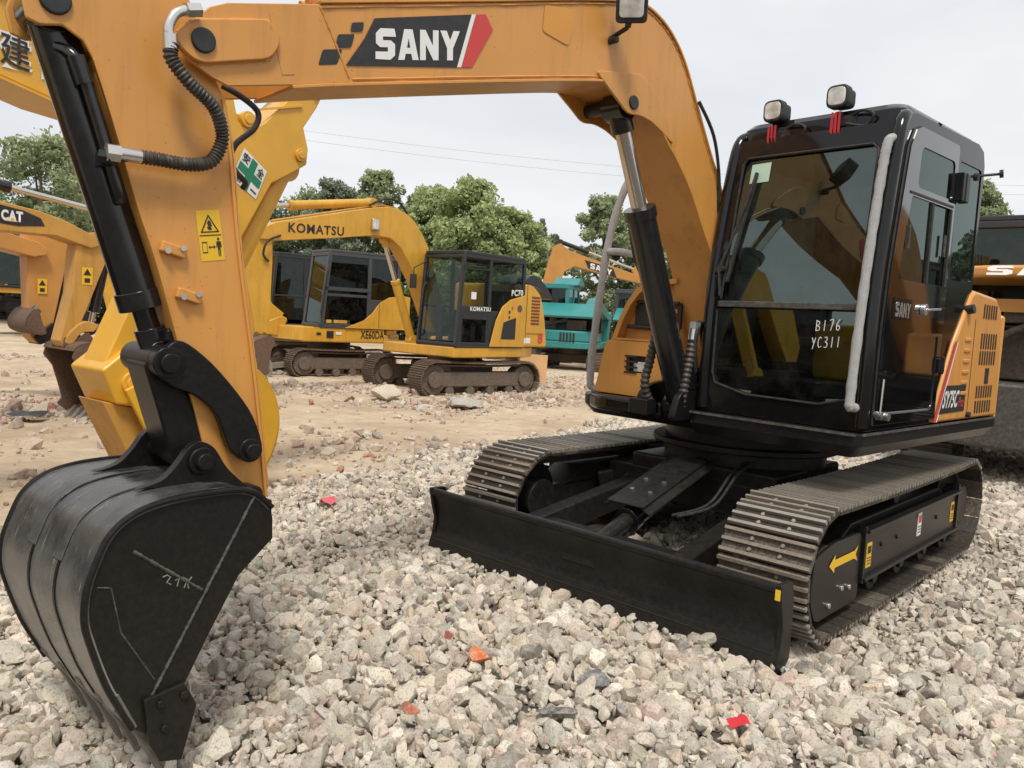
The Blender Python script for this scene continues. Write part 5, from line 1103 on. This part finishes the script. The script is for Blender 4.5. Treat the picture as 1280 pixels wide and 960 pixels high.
# its bucket: round back to the right
bp_ = [(3.60, .62), (3.53, .75), (3.60, .85), (3.75, .80), (4.2, .95), (4.56, .93), (4.74, .76), (4.81, .53), (4.77, .30), (4.64, .10), (4.45, .02), (4.05, .10)]
a = MB(); pr = [tuple(p) for p in spline(bp_[3:], 4)]
a.prism([(3.62, .80), (3.70, .84)]+pr+[(3.95, .15)], -.38, -.34); a.prism([(3.62, .80), (3.70, .84)]+pr+[(3.95, .15)], .22, .26); a.strip(pr, -.37, .25, .02)
BK4 = a.build('bucket', 'yellow_new', R4, bevel=.008)
a = MB(); a.prism([(3.50, .93), (3.60, .70), (3.80, .66), (3.95, .82), (3.80, 1.0), (3.66, 1.06)], -.30, .18); a.build('bucket_link', 'yellow_new', R4, bevel=.02)
a = MB(); a.prism([(3.53, .72), (3.76, .66), (3.95, .25), (3.78, .2)], -.24, .12); a.build('link_plate', 'cat', R4, bevel=.01)  # darker orange than its machine: the plate's shade put into its colour

# -- two faded machines across the aisle on the left
CATTOP = [(.1, 1.4), (.5, 2.1), (1.1, 2.75), (1.9, 2.85), (2.8, 2.70), (4.02, 2.40), (4.41, 2.35), (4.7, 2.27), (5.0, 2.14)]
CATLOW = [(5.06, 2.04), (4.96, 2.0), (4.58, 2.10), (4.02, 2.09), (2.8, 2.30), (1.9, 2.4), (1.4, 2.25), (.6, 1.4), (.4, 1.2), (.15, 1.2)]
R5 = empty('excavator', (6.5, -7.2, -.05), rad(185)); tag(R5, 'faded yellow excavator with black boom panel, leaning arm and rusty bucket', 'excavator')
base_generic(R5, 2.9, 1.8, .45, .34); upper_generic(R5, 'cat', 'cat', -.5, z0=.8, ztop=1.7); cab_generic(R5, -.8, .9, .75, 0, 1.05, 1.0, 2.75, 'cabdark', 'glass_dark')
B5 = add_boom(R5, CATTOP, CATLOW, -.20, .12, 'cat')
a = MB(); a.add([(x, -.204, z) for x, z in [(3.85, 2.39), (4.25, 2.33), (4.42, 2.27), (4.46, 2.19), (4.2, 2.16), (3.85, 2.18)]], [tuple(range(6))]); a.build('logo_panel', 'blackv', B5, smooth=False)
a = MB(); a.add([(x, -.206, z) for x, z in [(4.06, 2.2), (4.19, 2.2), (4.13, 2.26)]], [(0, 1, 2)]); a.build('logo_triangle', 'yellowv', B5, smooth=False)
text('CAT', (4.03, -.208, 2.205), (.21, 0, -.004), (0, 0, .115), 'white', B5, bold=.05)
A5 = add_arm(R5, [(5.20, 2.22), (4.84, 2.16), (4.80, 1.94), (4.77, 1.48), (4.64, .93), (4.68, .86), (4.76, .88), (4.92, 1.26), (5.14, 1.85), (5.24, 2.1)], -.16, .1, 'cat')
bucket_generic(R5, (4.74, .95), rad(-14), 1.05, .8, -.03, 'rust', 1)
cylinder(R5, (5.20, 1.95), (5.02, 1.05), -.03, .06, .75, 'cyl', 'chrome'); cylinder(R5, (2.6, 2.78), (5.12, 2.45), -.03, .06, .62, 'cyl', 'chrome'); cylinder(R5, (.75, 1.0), (1.8, 2.45), 0, .08, .6, 'cyl')
a = MB(); a.prism([tuple(p) for p in spline([(5.05, 1.12), (4.90, 1.16), (4.75, 1.05), (4.68, .92), (4.76, .9), (4.86, 1.02), (5.0, 1.04)], 4)], -.2, .14); a.build('side_link', 'cat', R5, bevel=.01)
R6 = empty('excavator', (6.5, -9.3, -.05), rad(185)); tag(R6, 'faded orange excavator with straight upright arm and black bucket cylinder at the far left', 'excavator')
base_generic(R6, 2.9, 1.8, .45, .34); upper_generic(R6, 'orange_old', 'under_old', -.5, z0=.8, ztop=1.7); cab_generic(R6, -.8, .9, .75, 0, 1.05, 1.0, 2.75, 'cabdark', 'glass_dark')
B6 = add_boom(R6, [(.1, 1.4), (.6, 2.2), (1.2, 2.75), (1.9, 2.8), (3.0, 2.55), (4.56, 2.23), (4.99, 2.13), (5.12, 2.05)], [(5.10, 1.97), (4.95, 1.93), (4.56, 2.0), (3.0, 2.2), (1.9, 2.35), (1.4, 2.2), (.6, 1.4), (.4, 1.2), (.15, 1.2)], -.26, .16, 'orange_old')
A6 = add_arm(R6, [(5.46, 2.35), (4.90, 2.35), (4.90, 1.9), (4.94, .86), (5.02, .78), (5.12, .80), (5.22, 1.0), (5.40, 1.9)], -.15, .12, 'orange_old')
cylinder(R6, (5.44, 1.75), (5.26, .98), -.03, .065, .8, 'cyl', 'cyl')
a = MB(); a.prism([(5.30, 1.06), (5.20, 1.06), (4.98, .86), (5.04, .76), (5.22, .82), (5.32, .95)], -.2, .16); a.build('side_link', 'under', R6, bevel=.01)
bucket_generic(R6, (5.04, .90), rad(165), .42, .6, -.03, 'rust', 1)
for rt, A_, x, z in ((R5, A5, 4.93, 1.58), (R6, A6, 5.08, 1.45)):
    a = MB(); a.add([(x-.06, A_.data.vertices[0].co.y*0-.165, z), (x+.06, -.165, z), (x+.06, -.165, z+.2), (x-.06, -.165, z+.2)], [(0, 1, 2, 3)]); a.build('warning_label', 'yellowv', A_, smooth=False)
    a = MB(); a.add([(x-.045, -.168, z+.11), (x+.045, -.168, z+.11), (x, -.168, z+.185)], [(0, 1, 2)]); a.box((x, -.167, z+.05), (.06, .002, .05)); a.build('warning_print', 'blackv', A_, smooth=False)

# -- far left: dark cab with yellow sill
R7 = empty('excavator', (-3.6, -29.9, .45), rad(40)); tag(R7, 'distant excavator with black cab and yellow sill at the left edge', 'excavator')
base_generic(R7, 2.9, 1.9, .45, .34, mat_t='under', mat_u='under'); upper_generic(R7, 'yellow', 'yellow', -.6, z0=.9, ztop=1.7); cab_generic(R7, -.9, .95, .8, -.1, 1.05, 1.1, 2.75, 'cabdark', 'glass_dark')
add_boom(R7, DTOP, DLOW, -.5, -.2, 'yellow'); add_arm(R7, DARM, -.45, -.22, 'yellow'); bucket_generic(R7, (4.1, .98), rad(-20), .8, .7, -.3, 'rust')
cylinder(R7, (1.95, 3.3), (4.4, 2.8), -.33, .07, .7, 'yellow')

# -- teal machine, grey cab machine, orange one behind
LTOP = [(x, z*.74) for x, z in DTOP]; LLOW = [(x, z*.74) for x, z in DLOW]; LARM = [(x, z*.74) for x, z in DARM]
def parked(root, mat, cabmat, gl, hoodz, lid):
    base_generic(root, 2.9, 1.9, .45, .34)
    upper_generic(root, mat, mat, -.45, z0=.8, ztop=hoodz-.42)
    a = MB(); [a.box((-1.66, y, 1.12), (.08, .05, .3)) for y in (-.35, -.25, -.15, -.05, .05)]; a.build('vent', 'blackv', root)
    a = MB(); a.box((-1.1, -.3, hoodz-.25), (.5, .5, .3)); a.cyl((-1.2, .4, hoodz-.4), (-1.2, .4, hoodz-.05), .12, 14); a.tube([(-1.3, -.6, hoodz-.3), (-1.35, 0, hoodz-.1), (-1.3, .7, hoodz-.3)], .05, 8); a.build('engine', 'under_old', root)
    cab_generic(root, -.85, .95, .8, .05, 1.05, 1.0, 2.75, cabmat, gl, post=.11)
    add_boom(root, LTOP, LLOW, -.45, -.15, mat); add_arm(root, LARM, -.42, -.18, mat); bucket_generic(root, (4.1, .75), rad(-20), .8, .7, -.3, 'rust')
    cylinder(root, (.8, 1.0), (1.6, 2.0), -.3, .08, .6, mat)
    a = MB(); a.slab(fillet([(-.50, -1.02), (-.50, 1.02), (-1.1, 1.02), (-1.55, .5), (-1.62, 0), (-1.55, -.5), (-1.1, -1.02)], .1), hoodz-.46, hoodz-.38); [a.box((x_, y_, hoodz-.2), (.06, .06, .44)) for x_ in (-.5, -1.45) for y_ in (-.85, .85)]; a.box((-.47, 0, hoodz-.2), (.04, 1.9, .44)); a.build('engine_bay', 'under', root)
    a = MB(); a.poly([(-.45, hoodz), (-.6, hoodz+.42), (-1.0, hoodz+.40), (-1.75, hoodz+.02), (-1.70, hoodz-.05), (-1.0, hoodz+.30), (-.66, hoodz+.33)], [], lambda u, v, w: (u, w, v), -.95, .95); a.build('hood_lid', lid, root, bevel=.02)
R8 = empty('excavator', (-14.9, -13.5, -.2), rad(207)); tag(R8, 'teal excavator with teal cab, behind the glass walled black cab', 'excavator')
parked(R8, 'teal', 'teal', 'glass_dark', 1.75, 'teal')
a = MB(); a.prism([(.9, 2.74), (.2, 2.74), (-.3, 2.74), (.1, 2.98), (.4, 3.0)], -.1, .7); a.build('roof_guard', 'teal', R8, bevel=.02)
R9 = empty('excavator', (-17.6, -12.5, -.2), rad(207)); tag(R9, 'beige excavator with dark grey cab and teal hood lid behind the tall grey handrail', 'excavator')
parked(R9, 'beige', 'cabgrey', 'glass_far', 1.72, 'teal')
R10 = empty('excavator', (-17.0, -17.3, -.15), rad(133)); tag(R10, 'distant orange excavator with folded boom rising above the teal cab', 'excavator')
base_generic(R10, 3.2, 2.0, .5, .36); upper_generic(R10, 'orange_old', 'under_old', -.5, z0=.9, ztop=1.9); cab_generic(R10, -.8, 1.0, .85, .05, 1.1, 1.1, 2.9, 'cabdark', 'glass_dark')

# -- right edge: machine with raised hood, rear towards us
R11 = empty('excavator', (-6.0, .75, -.05), rad(186)); tag(R11, 'orange excavator with dark cab and open engine bay at the right edge', 'excavator')
base_generic(R11, 3.0, 2.0, .5, .36, mat_t='shoe', mat_u='under_old')
a = MB(); a.slab(fillet([(1.0, -1.1), (1.0, 1.1), (-1.0, 1.15), (-1.75, .8), (-1.9, 0), (-1.75, -.8), (-1.0, -1.15)], .08), .86, 1.0); a.build('upper_frame', 'under', R11, bevel=.02)
a = MB(); a.slab(fillet([(-1.3, 1.12), (-1.75, .95), (-1.98, .4), (-2.0, 0), (-1.98, -.4), (-1.75, -.95), (-1.3, -1.12)], .1), .42, 1.08); a.build('counterweight', 'darkgrey', R11, bevel=.05, seg=3)
a = MB(); a.slab(fillet([(-.4, 1.12), (-1.5, 1.12), (-1.85, .5), (-1.85, -.5), (-1.5, -1.12), (-.4, -1.12)], .1), 2.12, 2.24); HL = a.build('hood_lid', 'orange', R11, bevel=.04, seg=3)
a = MB(); a.box((-.45, 0, 1.56), (.08, 2.1, 1.1)); [a.box((x, y, 1.56), (.07, .07, 1.12)) for x, y in ((-1.5, .95), (-1.5, -.95), (-1.7, .1))]; a.build('engine_bay_frame', 'under_old', R11)
a = MB(); a.box((-1.1, .2, 1.35), (.6, .9, .5)); a.cyl((-1.2, -.5, 1.2), (-1.2, -.5, 1.7), .14, 16); a.cyl((-1.3, .5, 1.55), (-1.3, 1.0, 1.6), .1, 14); a.box((-1.45, -.75, 1.25), (.25, .3, .35)); a.box((-1.5, .15, 1.75), (.15, .5, .14)); a.tube(spline([(-1.5, -.5, 1.5), (-1.6, -.2, 1.7), (-1.55, .3, 1.6), (-1.5, .6, 1.3)], 6), .04, 10); a.build('engine', 'under_old', R11, bevel=.02)
a = MB(); a.box((-1.62, .35, 1.85), (.05, .7, .13)); a.build('radiator_panel', 'orange_old', R11)
sany((-1.897, .55, 2.135), (0, -1.0, 0), (.035, 0, .095), 'white', HL)
cab_generic(R11, -.55, 1.1, .95, .1, 1.15, 1.0, 2.9, 'cabdark', 'glass_dark', post=.10, lower_glass=False)
add_boom(R11, DTOP, DLOW, -.45, -.12, 'orange'); add_arm(R11, DARM, -.42, -.16, 'orange'); bucket_generic(R11, (4.1, .98), rad(-20), .8, .7, -.3, 'rust')
cylinder(R11, (.8, 1.0), (1.6, 2.72), -.3, .08, .6, 'cyl')
R12 = empty('excavator', (-6.9, 4.35, -.05), rad(2)); tag(R12, 'orange excavator with black cab parked right beside the lettered machine, mirrored in its door', 'excavator')
base_generic(R12, 2.9, 1.8, .45, .33, mat_t='shoe', mat_u='under'); upper_generic(R12, 'orange', 'under', -.75, z0=.78, ztop=1.75)
cab_generic(R12, -.65, .8, .62, .1, 1.1, .95, 2.6, 'black', 'glass', lower_glass=False)
a = MB(); a.slab(fillet([(.75, -.95), (.75, -.15), (-.7, -.15), (-.7, -1.0)], .08), .98, 1.55); TB2 = a.build('tool_box', 'orange', R12, bevel=.05, seg=3)
for z in (1.2, 1.32, 1.44): a = MB(); a.box((-.15, -1.002, z), (.5, .02, .07)); a.build('vent', 'blackv', R12)
add_boom(R12, DTOP, DLOW, -.2, .1, 'orange'); add_arm(R12, DARM, -.17, .07, 'orange'); bucket_generic(R12, (4.1, .98), rad(-20), .9, .7, -.05, 'bucket'); cylinder(R12, (.8, .95), (1.6, 2.72), -.05, .08, .6, 'cyl')
# distant orange boom
B10 = add_boom(R10, [(.1, 1.4), (.3, 2.6), (.55, 3.7), (.7, 4.25), (.95, 4.35), (1.3, 4.1), (2.6, 3.7), (4.0, 3.3)], [(4.0, 3.05), (2.6, 3.3), (1.5, 3.55), (1.15, 3.35), (.8, 2.4), (.5, 1.3), (.2, 1.2)], -.45, -.05, 'orange_old')
a = MB(); a.add([(x, -.455, z) for x, z in [(2.0, 3.50), (1.85, 3.80), (2.9, 3.55), (3.05, 3.22)]], [(0, 1, 2, 3)]); a.build('logo_panel', 'blackv', B10, smooth=False)
sany((2.06, -.46, 3.51), (.80, 0, -.21), (0, 0, .20), 'white', B10)
add_arm(R10, [(3.9, 3.0), (4.2, 2.9), (4.4, 3.3), (4.45, 4.6), (4.2, 4.4), (3.6, 3.5)], -.38, -.12, 'orange_old')
cylinder(R10, (.95, 4.42), (3.9, 3.5), -.25, .08, .35, 'cyl', 'chrome')
# orange board leaning between tracks
a = MB(); a.box((0, 0, .36), (.03, .62, .72)); o = a.build('board', 'board', bevel=.004); o.location = (-8.35, -9.35, -.08); o.rotation_euler = (0, rad(-14), rad(35)); tag(o, 'plain orange board leaning on edge right of the glass walled cab yellow excavator', 'board')

# ------------------------------------------------------------------ trees
def leaf_mat(name, c0, c1):
    m, nt, out = new_mat(name); L = nt.links
    at = N(nt, 'ShaderNodeVertexColor', layer_name='col')
    d = N(nt, 'ShaderNodeBsdfDiffuse'); t = N(nt, 'ShaderNodeBsdfTranslucent'); mx = N(nt, 'ShaderNodeMixShader'); mx.inputs[0].default_value = .3
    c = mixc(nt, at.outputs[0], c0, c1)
    L.new(c, d.inputs[0]); L.new(c, t.inputs[0]); L.new(d.outputs[0], mx.inputs[1]); L.new(t.outputs[0], mx.inputs[2]); L.new(mx.outputs[0], out.inputs[0]); return m
LEAF = {'mid': leaf_mat('leaf_mid', (.16, .20, .11), (.39, .45, .25)), 'light': leaf_mat('leaf_light', (.17, .23, .10), (.45, .52, .25)), 'dark': leaf_mat('leaf_dark', (.13, .16, .115), (.29, .34, .24))}  # leaf colours paled, putting aerial haze into them
BARK = paint('bark', (.09, .07, .05), .9, dust=.3, bump=.4)
def tree(x, y, h, w, seed, kind, label, conical=False, n=9000, leaf=.16, trunk=.22):
    r = np.random.default_rng(seed); root = empty('tree', (x, y, -.15)); tag(root, label, 'tree', 'trees along the far side of the yard')
    ncl = 130 if not conical else 60
    # cluster centres in an uneven crown
    cz = r.uniform(trunk, 1, ncl)**(.9); prof = np.interp(cz, [trunk, trunk+.15, .55, .8, 1], [.45, .85, 1., .75, .25] if not conical else [.9, 1, .6, .3, .05])
    a = r.uniform(0, 2*math.pi, ncl); rr = np.sqrt(r.uniform(.08, 1, ncl))*prof*w/2*r.uniform(.75, 1.15, ncl)
    cc = np.stack([rr*np.cos(a), rr*np.sin(a), cz*h*.95], 1); cs = r.uniform(.45, 1.2, ncl)*w*.112; cb_ = r.uniform(.0, .55, ncl)
    pick = r.integers(0, ncl, n); dirs = r.normal(size=(n, 3)); dirs /= np.linalg.norm(dirs, axis=1)[:, None]
    rad_ = r.uniform(.25, 1.05, n)**.6; pos = cc[pick]+dirs*(rad_*cs[pick])[:, None]*np.array([1.15, 1.15, .8])
    sh = np.clip(.45+.40*dirs[:, 2]+.35*(pos[:, 2]/h-.5)+cb_[pick]-.2+r.normal(0, .12, n), 0, 1)  # clump tops lighter, undersides darker: crown shading put into the leaf colour
    u = r.normal(size=(n, 3)); u /= np.linalg.norm(u, axis=1)[:, None]; v = np.cross(u, r.normal(size=(n, 3))); v /= np.linalg.norm(v, axis=1)[:, None]
    s_ = r.uniform(.5, 1.1, n)[:, None]*leaf
    V = np.stack([pos-u*s_, pos+v*s_*.55, pos+u*s_, pos-v*s_*.55], 1).reshape(-1, 3)
    me = bpy.data.meshes.new('crown'); me.vertices.add(4*n); me.vertices.foreach_set('co', V.astype(np.float32).ravel()); me.loops.add(4*n); me.loops.foreach_set('vertex_index', np.arange(4*n, dtype=np.int32)); me.polygons.add(n); me.polygons.foreach_set('loop_start', np.arange(n, dtype=np.int32)*4)
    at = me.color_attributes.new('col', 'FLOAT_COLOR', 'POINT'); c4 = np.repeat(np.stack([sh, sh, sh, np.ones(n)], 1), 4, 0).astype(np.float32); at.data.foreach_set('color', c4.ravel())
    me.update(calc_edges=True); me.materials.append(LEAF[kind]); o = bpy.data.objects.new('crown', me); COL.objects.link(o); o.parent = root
    t = MB(); t.tube([(0, 0, 0), (.05, 0, h*.3), (-.04, .06, h*.6), (0, 0, h*.85)], [w*.03+.06, w*.024+.04, w*.014+.02, .02], 8)
    for k in range(9):
        q = cc[r.integers(0, ncl)]; z0 = min(q[2]*.7, h*.55); t.tube([(0, 0, z0), (q[0]*.5, q[1]*.5, (z0+q[2])/2), tuple(q)], [.07, .05, .02], 6)
    t.build('trunk', BARK, root)
TR = [(-7.6, -41, 9.2, 7.5, 'mid', 'tall broad green tree behind the lettered boom at the left edge'), (-4.2, -45, 8.9, 8, 'mid', 'broad green tree cut off by the left edge'),
      (-10.6, -43.6, 8.6, 5, 'mid', 'green tree just left of the black bucket cylinder'), (-13.9, -44.5, 8.4, 6, 'mid', 'green tree hidden behind the orange arm'),
      (-17.0, -37, 7.9, 4.2, 'dark', 'dark green tree right of the white and green safety plate'), (-16.2, -40.5, 8.2, 5, 'mid', 'green tree behind the upright yellow arm head'),
      (-18.9, -33, 8.5, 3.8, 'dark', 'dark narrow tree above the lettered yellow boom'), (-21.3, -32.5, 9.3, 4.0, 'mid', 'tall thin leaved tree with gaps, tallest of the middle row'),
      (-23.6, -31.0, 8.7, 4.6, 'mid', 'green tree between the tall thin tree and the bright bushy tree'), (-20.3, -24.3, 7.9, 4.8, 'light', 'bright green bushy tree right above the glass walled cab'),
      (-22.0, -23.0, 6.6, 4.0, 'light', 'lower bright green tree sloping down beside the bushy one'), (-22.0, -28.5, 8.2, 4.6, 'light', 'bright green tree left of the bushy tree, over the yellow boom bend'),
      (-19.6, -36.5, 8.2, 5.0, 'mid', 'pale green tree filling the gap behind the yellow boom lettering'), (-26.5, -30.0, 7.6, 5.5, 'mid', 'green tree low behind the bright bushy tree'), (-23.0, -36.0, 8.3, 5, 'mid', 'green tree behind the tall thin leaved tree'),
      (-28.2, -22.6, 8.2, 4.2, 'mid', 'single round tree left of the chrome cylinder rod'), (-29.6, -20.6, 7.2, 3.8, 'mid', 'green tree behind the chrome rod and black boom cylinder'), (-40.8, -8.6, 10.0, 4.0, 'mid', 'lone green tree at the right beside the black cab'),
      (-25, 8.2, 5.4, 4.5, 'dark', 'dark tree outside the right edge, mirrored in the cab door glass'), (-28, 11.5, 5.8, 5, 'dark', 'farther dark tree outside the right edge, mirrored in the rear cab window'), (-21.5, 8.6, 5.0, 3.6, 'dark', 'nearest dark tree outside the right edge, mirrored in the cab')]
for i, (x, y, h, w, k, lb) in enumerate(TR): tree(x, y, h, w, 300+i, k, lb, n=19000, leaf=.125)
for i, (x, y, h) in enumerate([(-47.4, -45.6, 10.6), (-50.5, -46.6, 11.2), (-52.8, -47.0, 10.0)]): tree(x, y, h, 3.6, 400+i, 'dark', ['far dark conifer just right of the bushy tree', 'far dark conifer, tallest of the distant three', 'far dark conifer sloping off to the right'][i], True, 5000, .22, .1)
# low green scrub closing the gaps under the crowns
def hedge():
    n = 60000; r = np.random.default_rng(5); t = r.uniform(0, 1, n)
    xs = np.interp(t, [0, .25, .5, .75, 1], [-2, -14, -22, -32, -46]); ys = np.interp(t, [0, .25, .5, .75, 1], [-50, -47, -36, -27, -12])
    hh = 3.4+1.9*np.array([noise.noise((a*.35, 3, 1)) for a in xs+ys]); z = r.uniform(0, 1, n)**.8*hh; pos = np.stack([xs+r.normal(0, .9, n), ys+r.normal(0, .9, n), z-.2], 1)
    u = r.normal(size=(n, 3)); u /= np.linalg.norm(u, axis=1)[:, None]; v = np.cross(u, r.normal(size=(n, 3))); v /= np.linalg.norm(v, axis=1)[:, None]; s_ = r.uniform(.10, .22, n)[:, None]
    V = np.stack([pos-u*s_, pos+v*s_*.6, pos+u*s_, pos-v*s_*.6], 1).reshape(-1, 3)
    me = bpy.data.meshes.new('scrub'); me.vertices.add(4*n); me.vertices.foreach_set('co', V.astype(np.float32).ravel()); me.loops.add(4*n); me.loops.foreach_set('vertex_index', np.arange(4*n, dtype=np.int32)); me.polygons.add(n); me.polygons.foreach_set('loop_start', np.arange(n, dtype=np.int32)*4)
    sh = np.clip(.15+.5*z/hh+r.normal(0, .15, n), 0, 1); at = me.color_attributes.new('col', 'FLOAT_COLOR', 'POINT'); at.data.foreach_set('color', np.repeat(np.stack([sh, sh, sh, np.ones(n)], 1), 4, 0).astype(np.float32).ravel())  # scrub shading put into the leaf colour, darker towards the foot
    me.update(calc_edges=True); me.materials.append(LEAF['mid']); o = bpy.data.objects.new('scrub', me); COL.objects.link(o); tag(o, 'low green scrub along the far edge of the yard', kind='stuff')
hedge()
# power lines
for k, (a_, b_, lb) in enumerate([((-20, -60, 15.6), (-75, -4.0, 14.2), 'upper thin power line crossing the grey sky behind the boom'), ((-20, -60, 14.9), (-75, -4.0, 13.5), 'lower thin power line crossing the grey sky behind the boom')]):
    P = [Vector(a_).lerp(Vector(b_), i/30)-Vector((0, 0, 1.6*math.sin(math.pi*i/30))) for i in range(31)]; a = MB(); a.tube(P, .016, 6); o = a.build('power_line', 'wire'); tag(o, lb, 'cable', 'power lines over the yard')

# ------------------------------------------------------------------ world, sun, camera
w = bpy.data.worlds.new('World'); sc.world = w; w.use_nodes = True; nt = w.node_tree; nt.nodes.clear()
SUN_AZ, SUN_EL = rad(48), rad(60)      # direction towards the sun, world azimuth from +X
sky = nt.nodes.new('ShaderNodeTexSky'); sky.sky_type = 'NISHITA'; sky.sun_disc = False; sky.sun_elevation = SUN_EL; sky.sun_rotation = math.pi/2-SUN_AZ; sky.dust_density = 4
bg = nt.nodes.new('ShaderNodeBackground'); out = nt.nodes.new('ShaderNodeOutputWorld')
tc = nt.nodes.new('ShaderNodeTexCoord'); nz_ = nt.nodes.new('ShaderNodeTexNoise'); nz_.inputs['Scale'].default_value = 2.2; nz_.inputs['Detail'].default_value = 4
mp = nt.nodes.new('ShaderNodeMapping'); mp.inputs['Scale'].default_value = (.8, .8, 2.4)
nt.links.new(tc.outputs['Generated'], mp.inputs[0]); nt.links.new(mp.outputs[0], nz_.inputs['Vector'])
cl = ramp(nt, nz_.outputs[0], [(.30, (8.0, 8.25, 8.6)), (.5, (9.0, 9.2, 9.45)), (.68, (10.4, 10.45, 10.5))])
mxo = mixc(nt, .88, sky.outputs[0], cl.outputs[0])
nt.links.new(mxo, bg.inputs[0]); bg.inputs[1].default_value = .10; nt.links.new(bg.outputs[0], out.inputs[0])
sl = bpy.data.lights.new('sun', 'SUN'); sl.energy = 2.8; sl.angle = rad(13); sl.color = (1, .96, .90); so = bpy.data.objects.new('sun', sl); COL.objects.link(so)
dv = Vector((math.cos(SUN_AZ)*math.cos(SUN_EL), math.sin(SUN_AZ)*math.cos(SUN_EL), math.sin(SUN_EL))); so.rotation_euler = dv.to_track_quat('Z', 'Y').to_euler()
cd = bpy.data.cameras.new('camera'); cam = bpy.data.objects.new('camera', cd); COL.objects.link(cam)
cd.sensor_width = 36; cd.lens = 993.06/1280*36; cd.clip_end = 3000; cd.clip_start = .05
r_, u_, f_ = Vector((-.6850342566, .7265632932, .0532339)), Vector((-.0235325526, -.0951030837, .9951892395)), Vector((-.7281306793, -.6804859914, -.0822467592))
cam.matrix_world = Matrix(((r_.x, u_.x, -f_.x, 4.92019), (r_.y, u_.y, -f_.y, 2.44787), (r_.z, u_.z, -f_.z, 1.406227), (0, 0, 0, 1)))
sc.camera = cam
sc.view_settings.view_transform = 'Standard'; sc.view_settings.look = 'None'; sc.view_settings.exposure = 0; sc.view_settings.gamma = 1
sc.cycles.max_bounces = 8; sc.cycles.transparent_max_bounces = 12
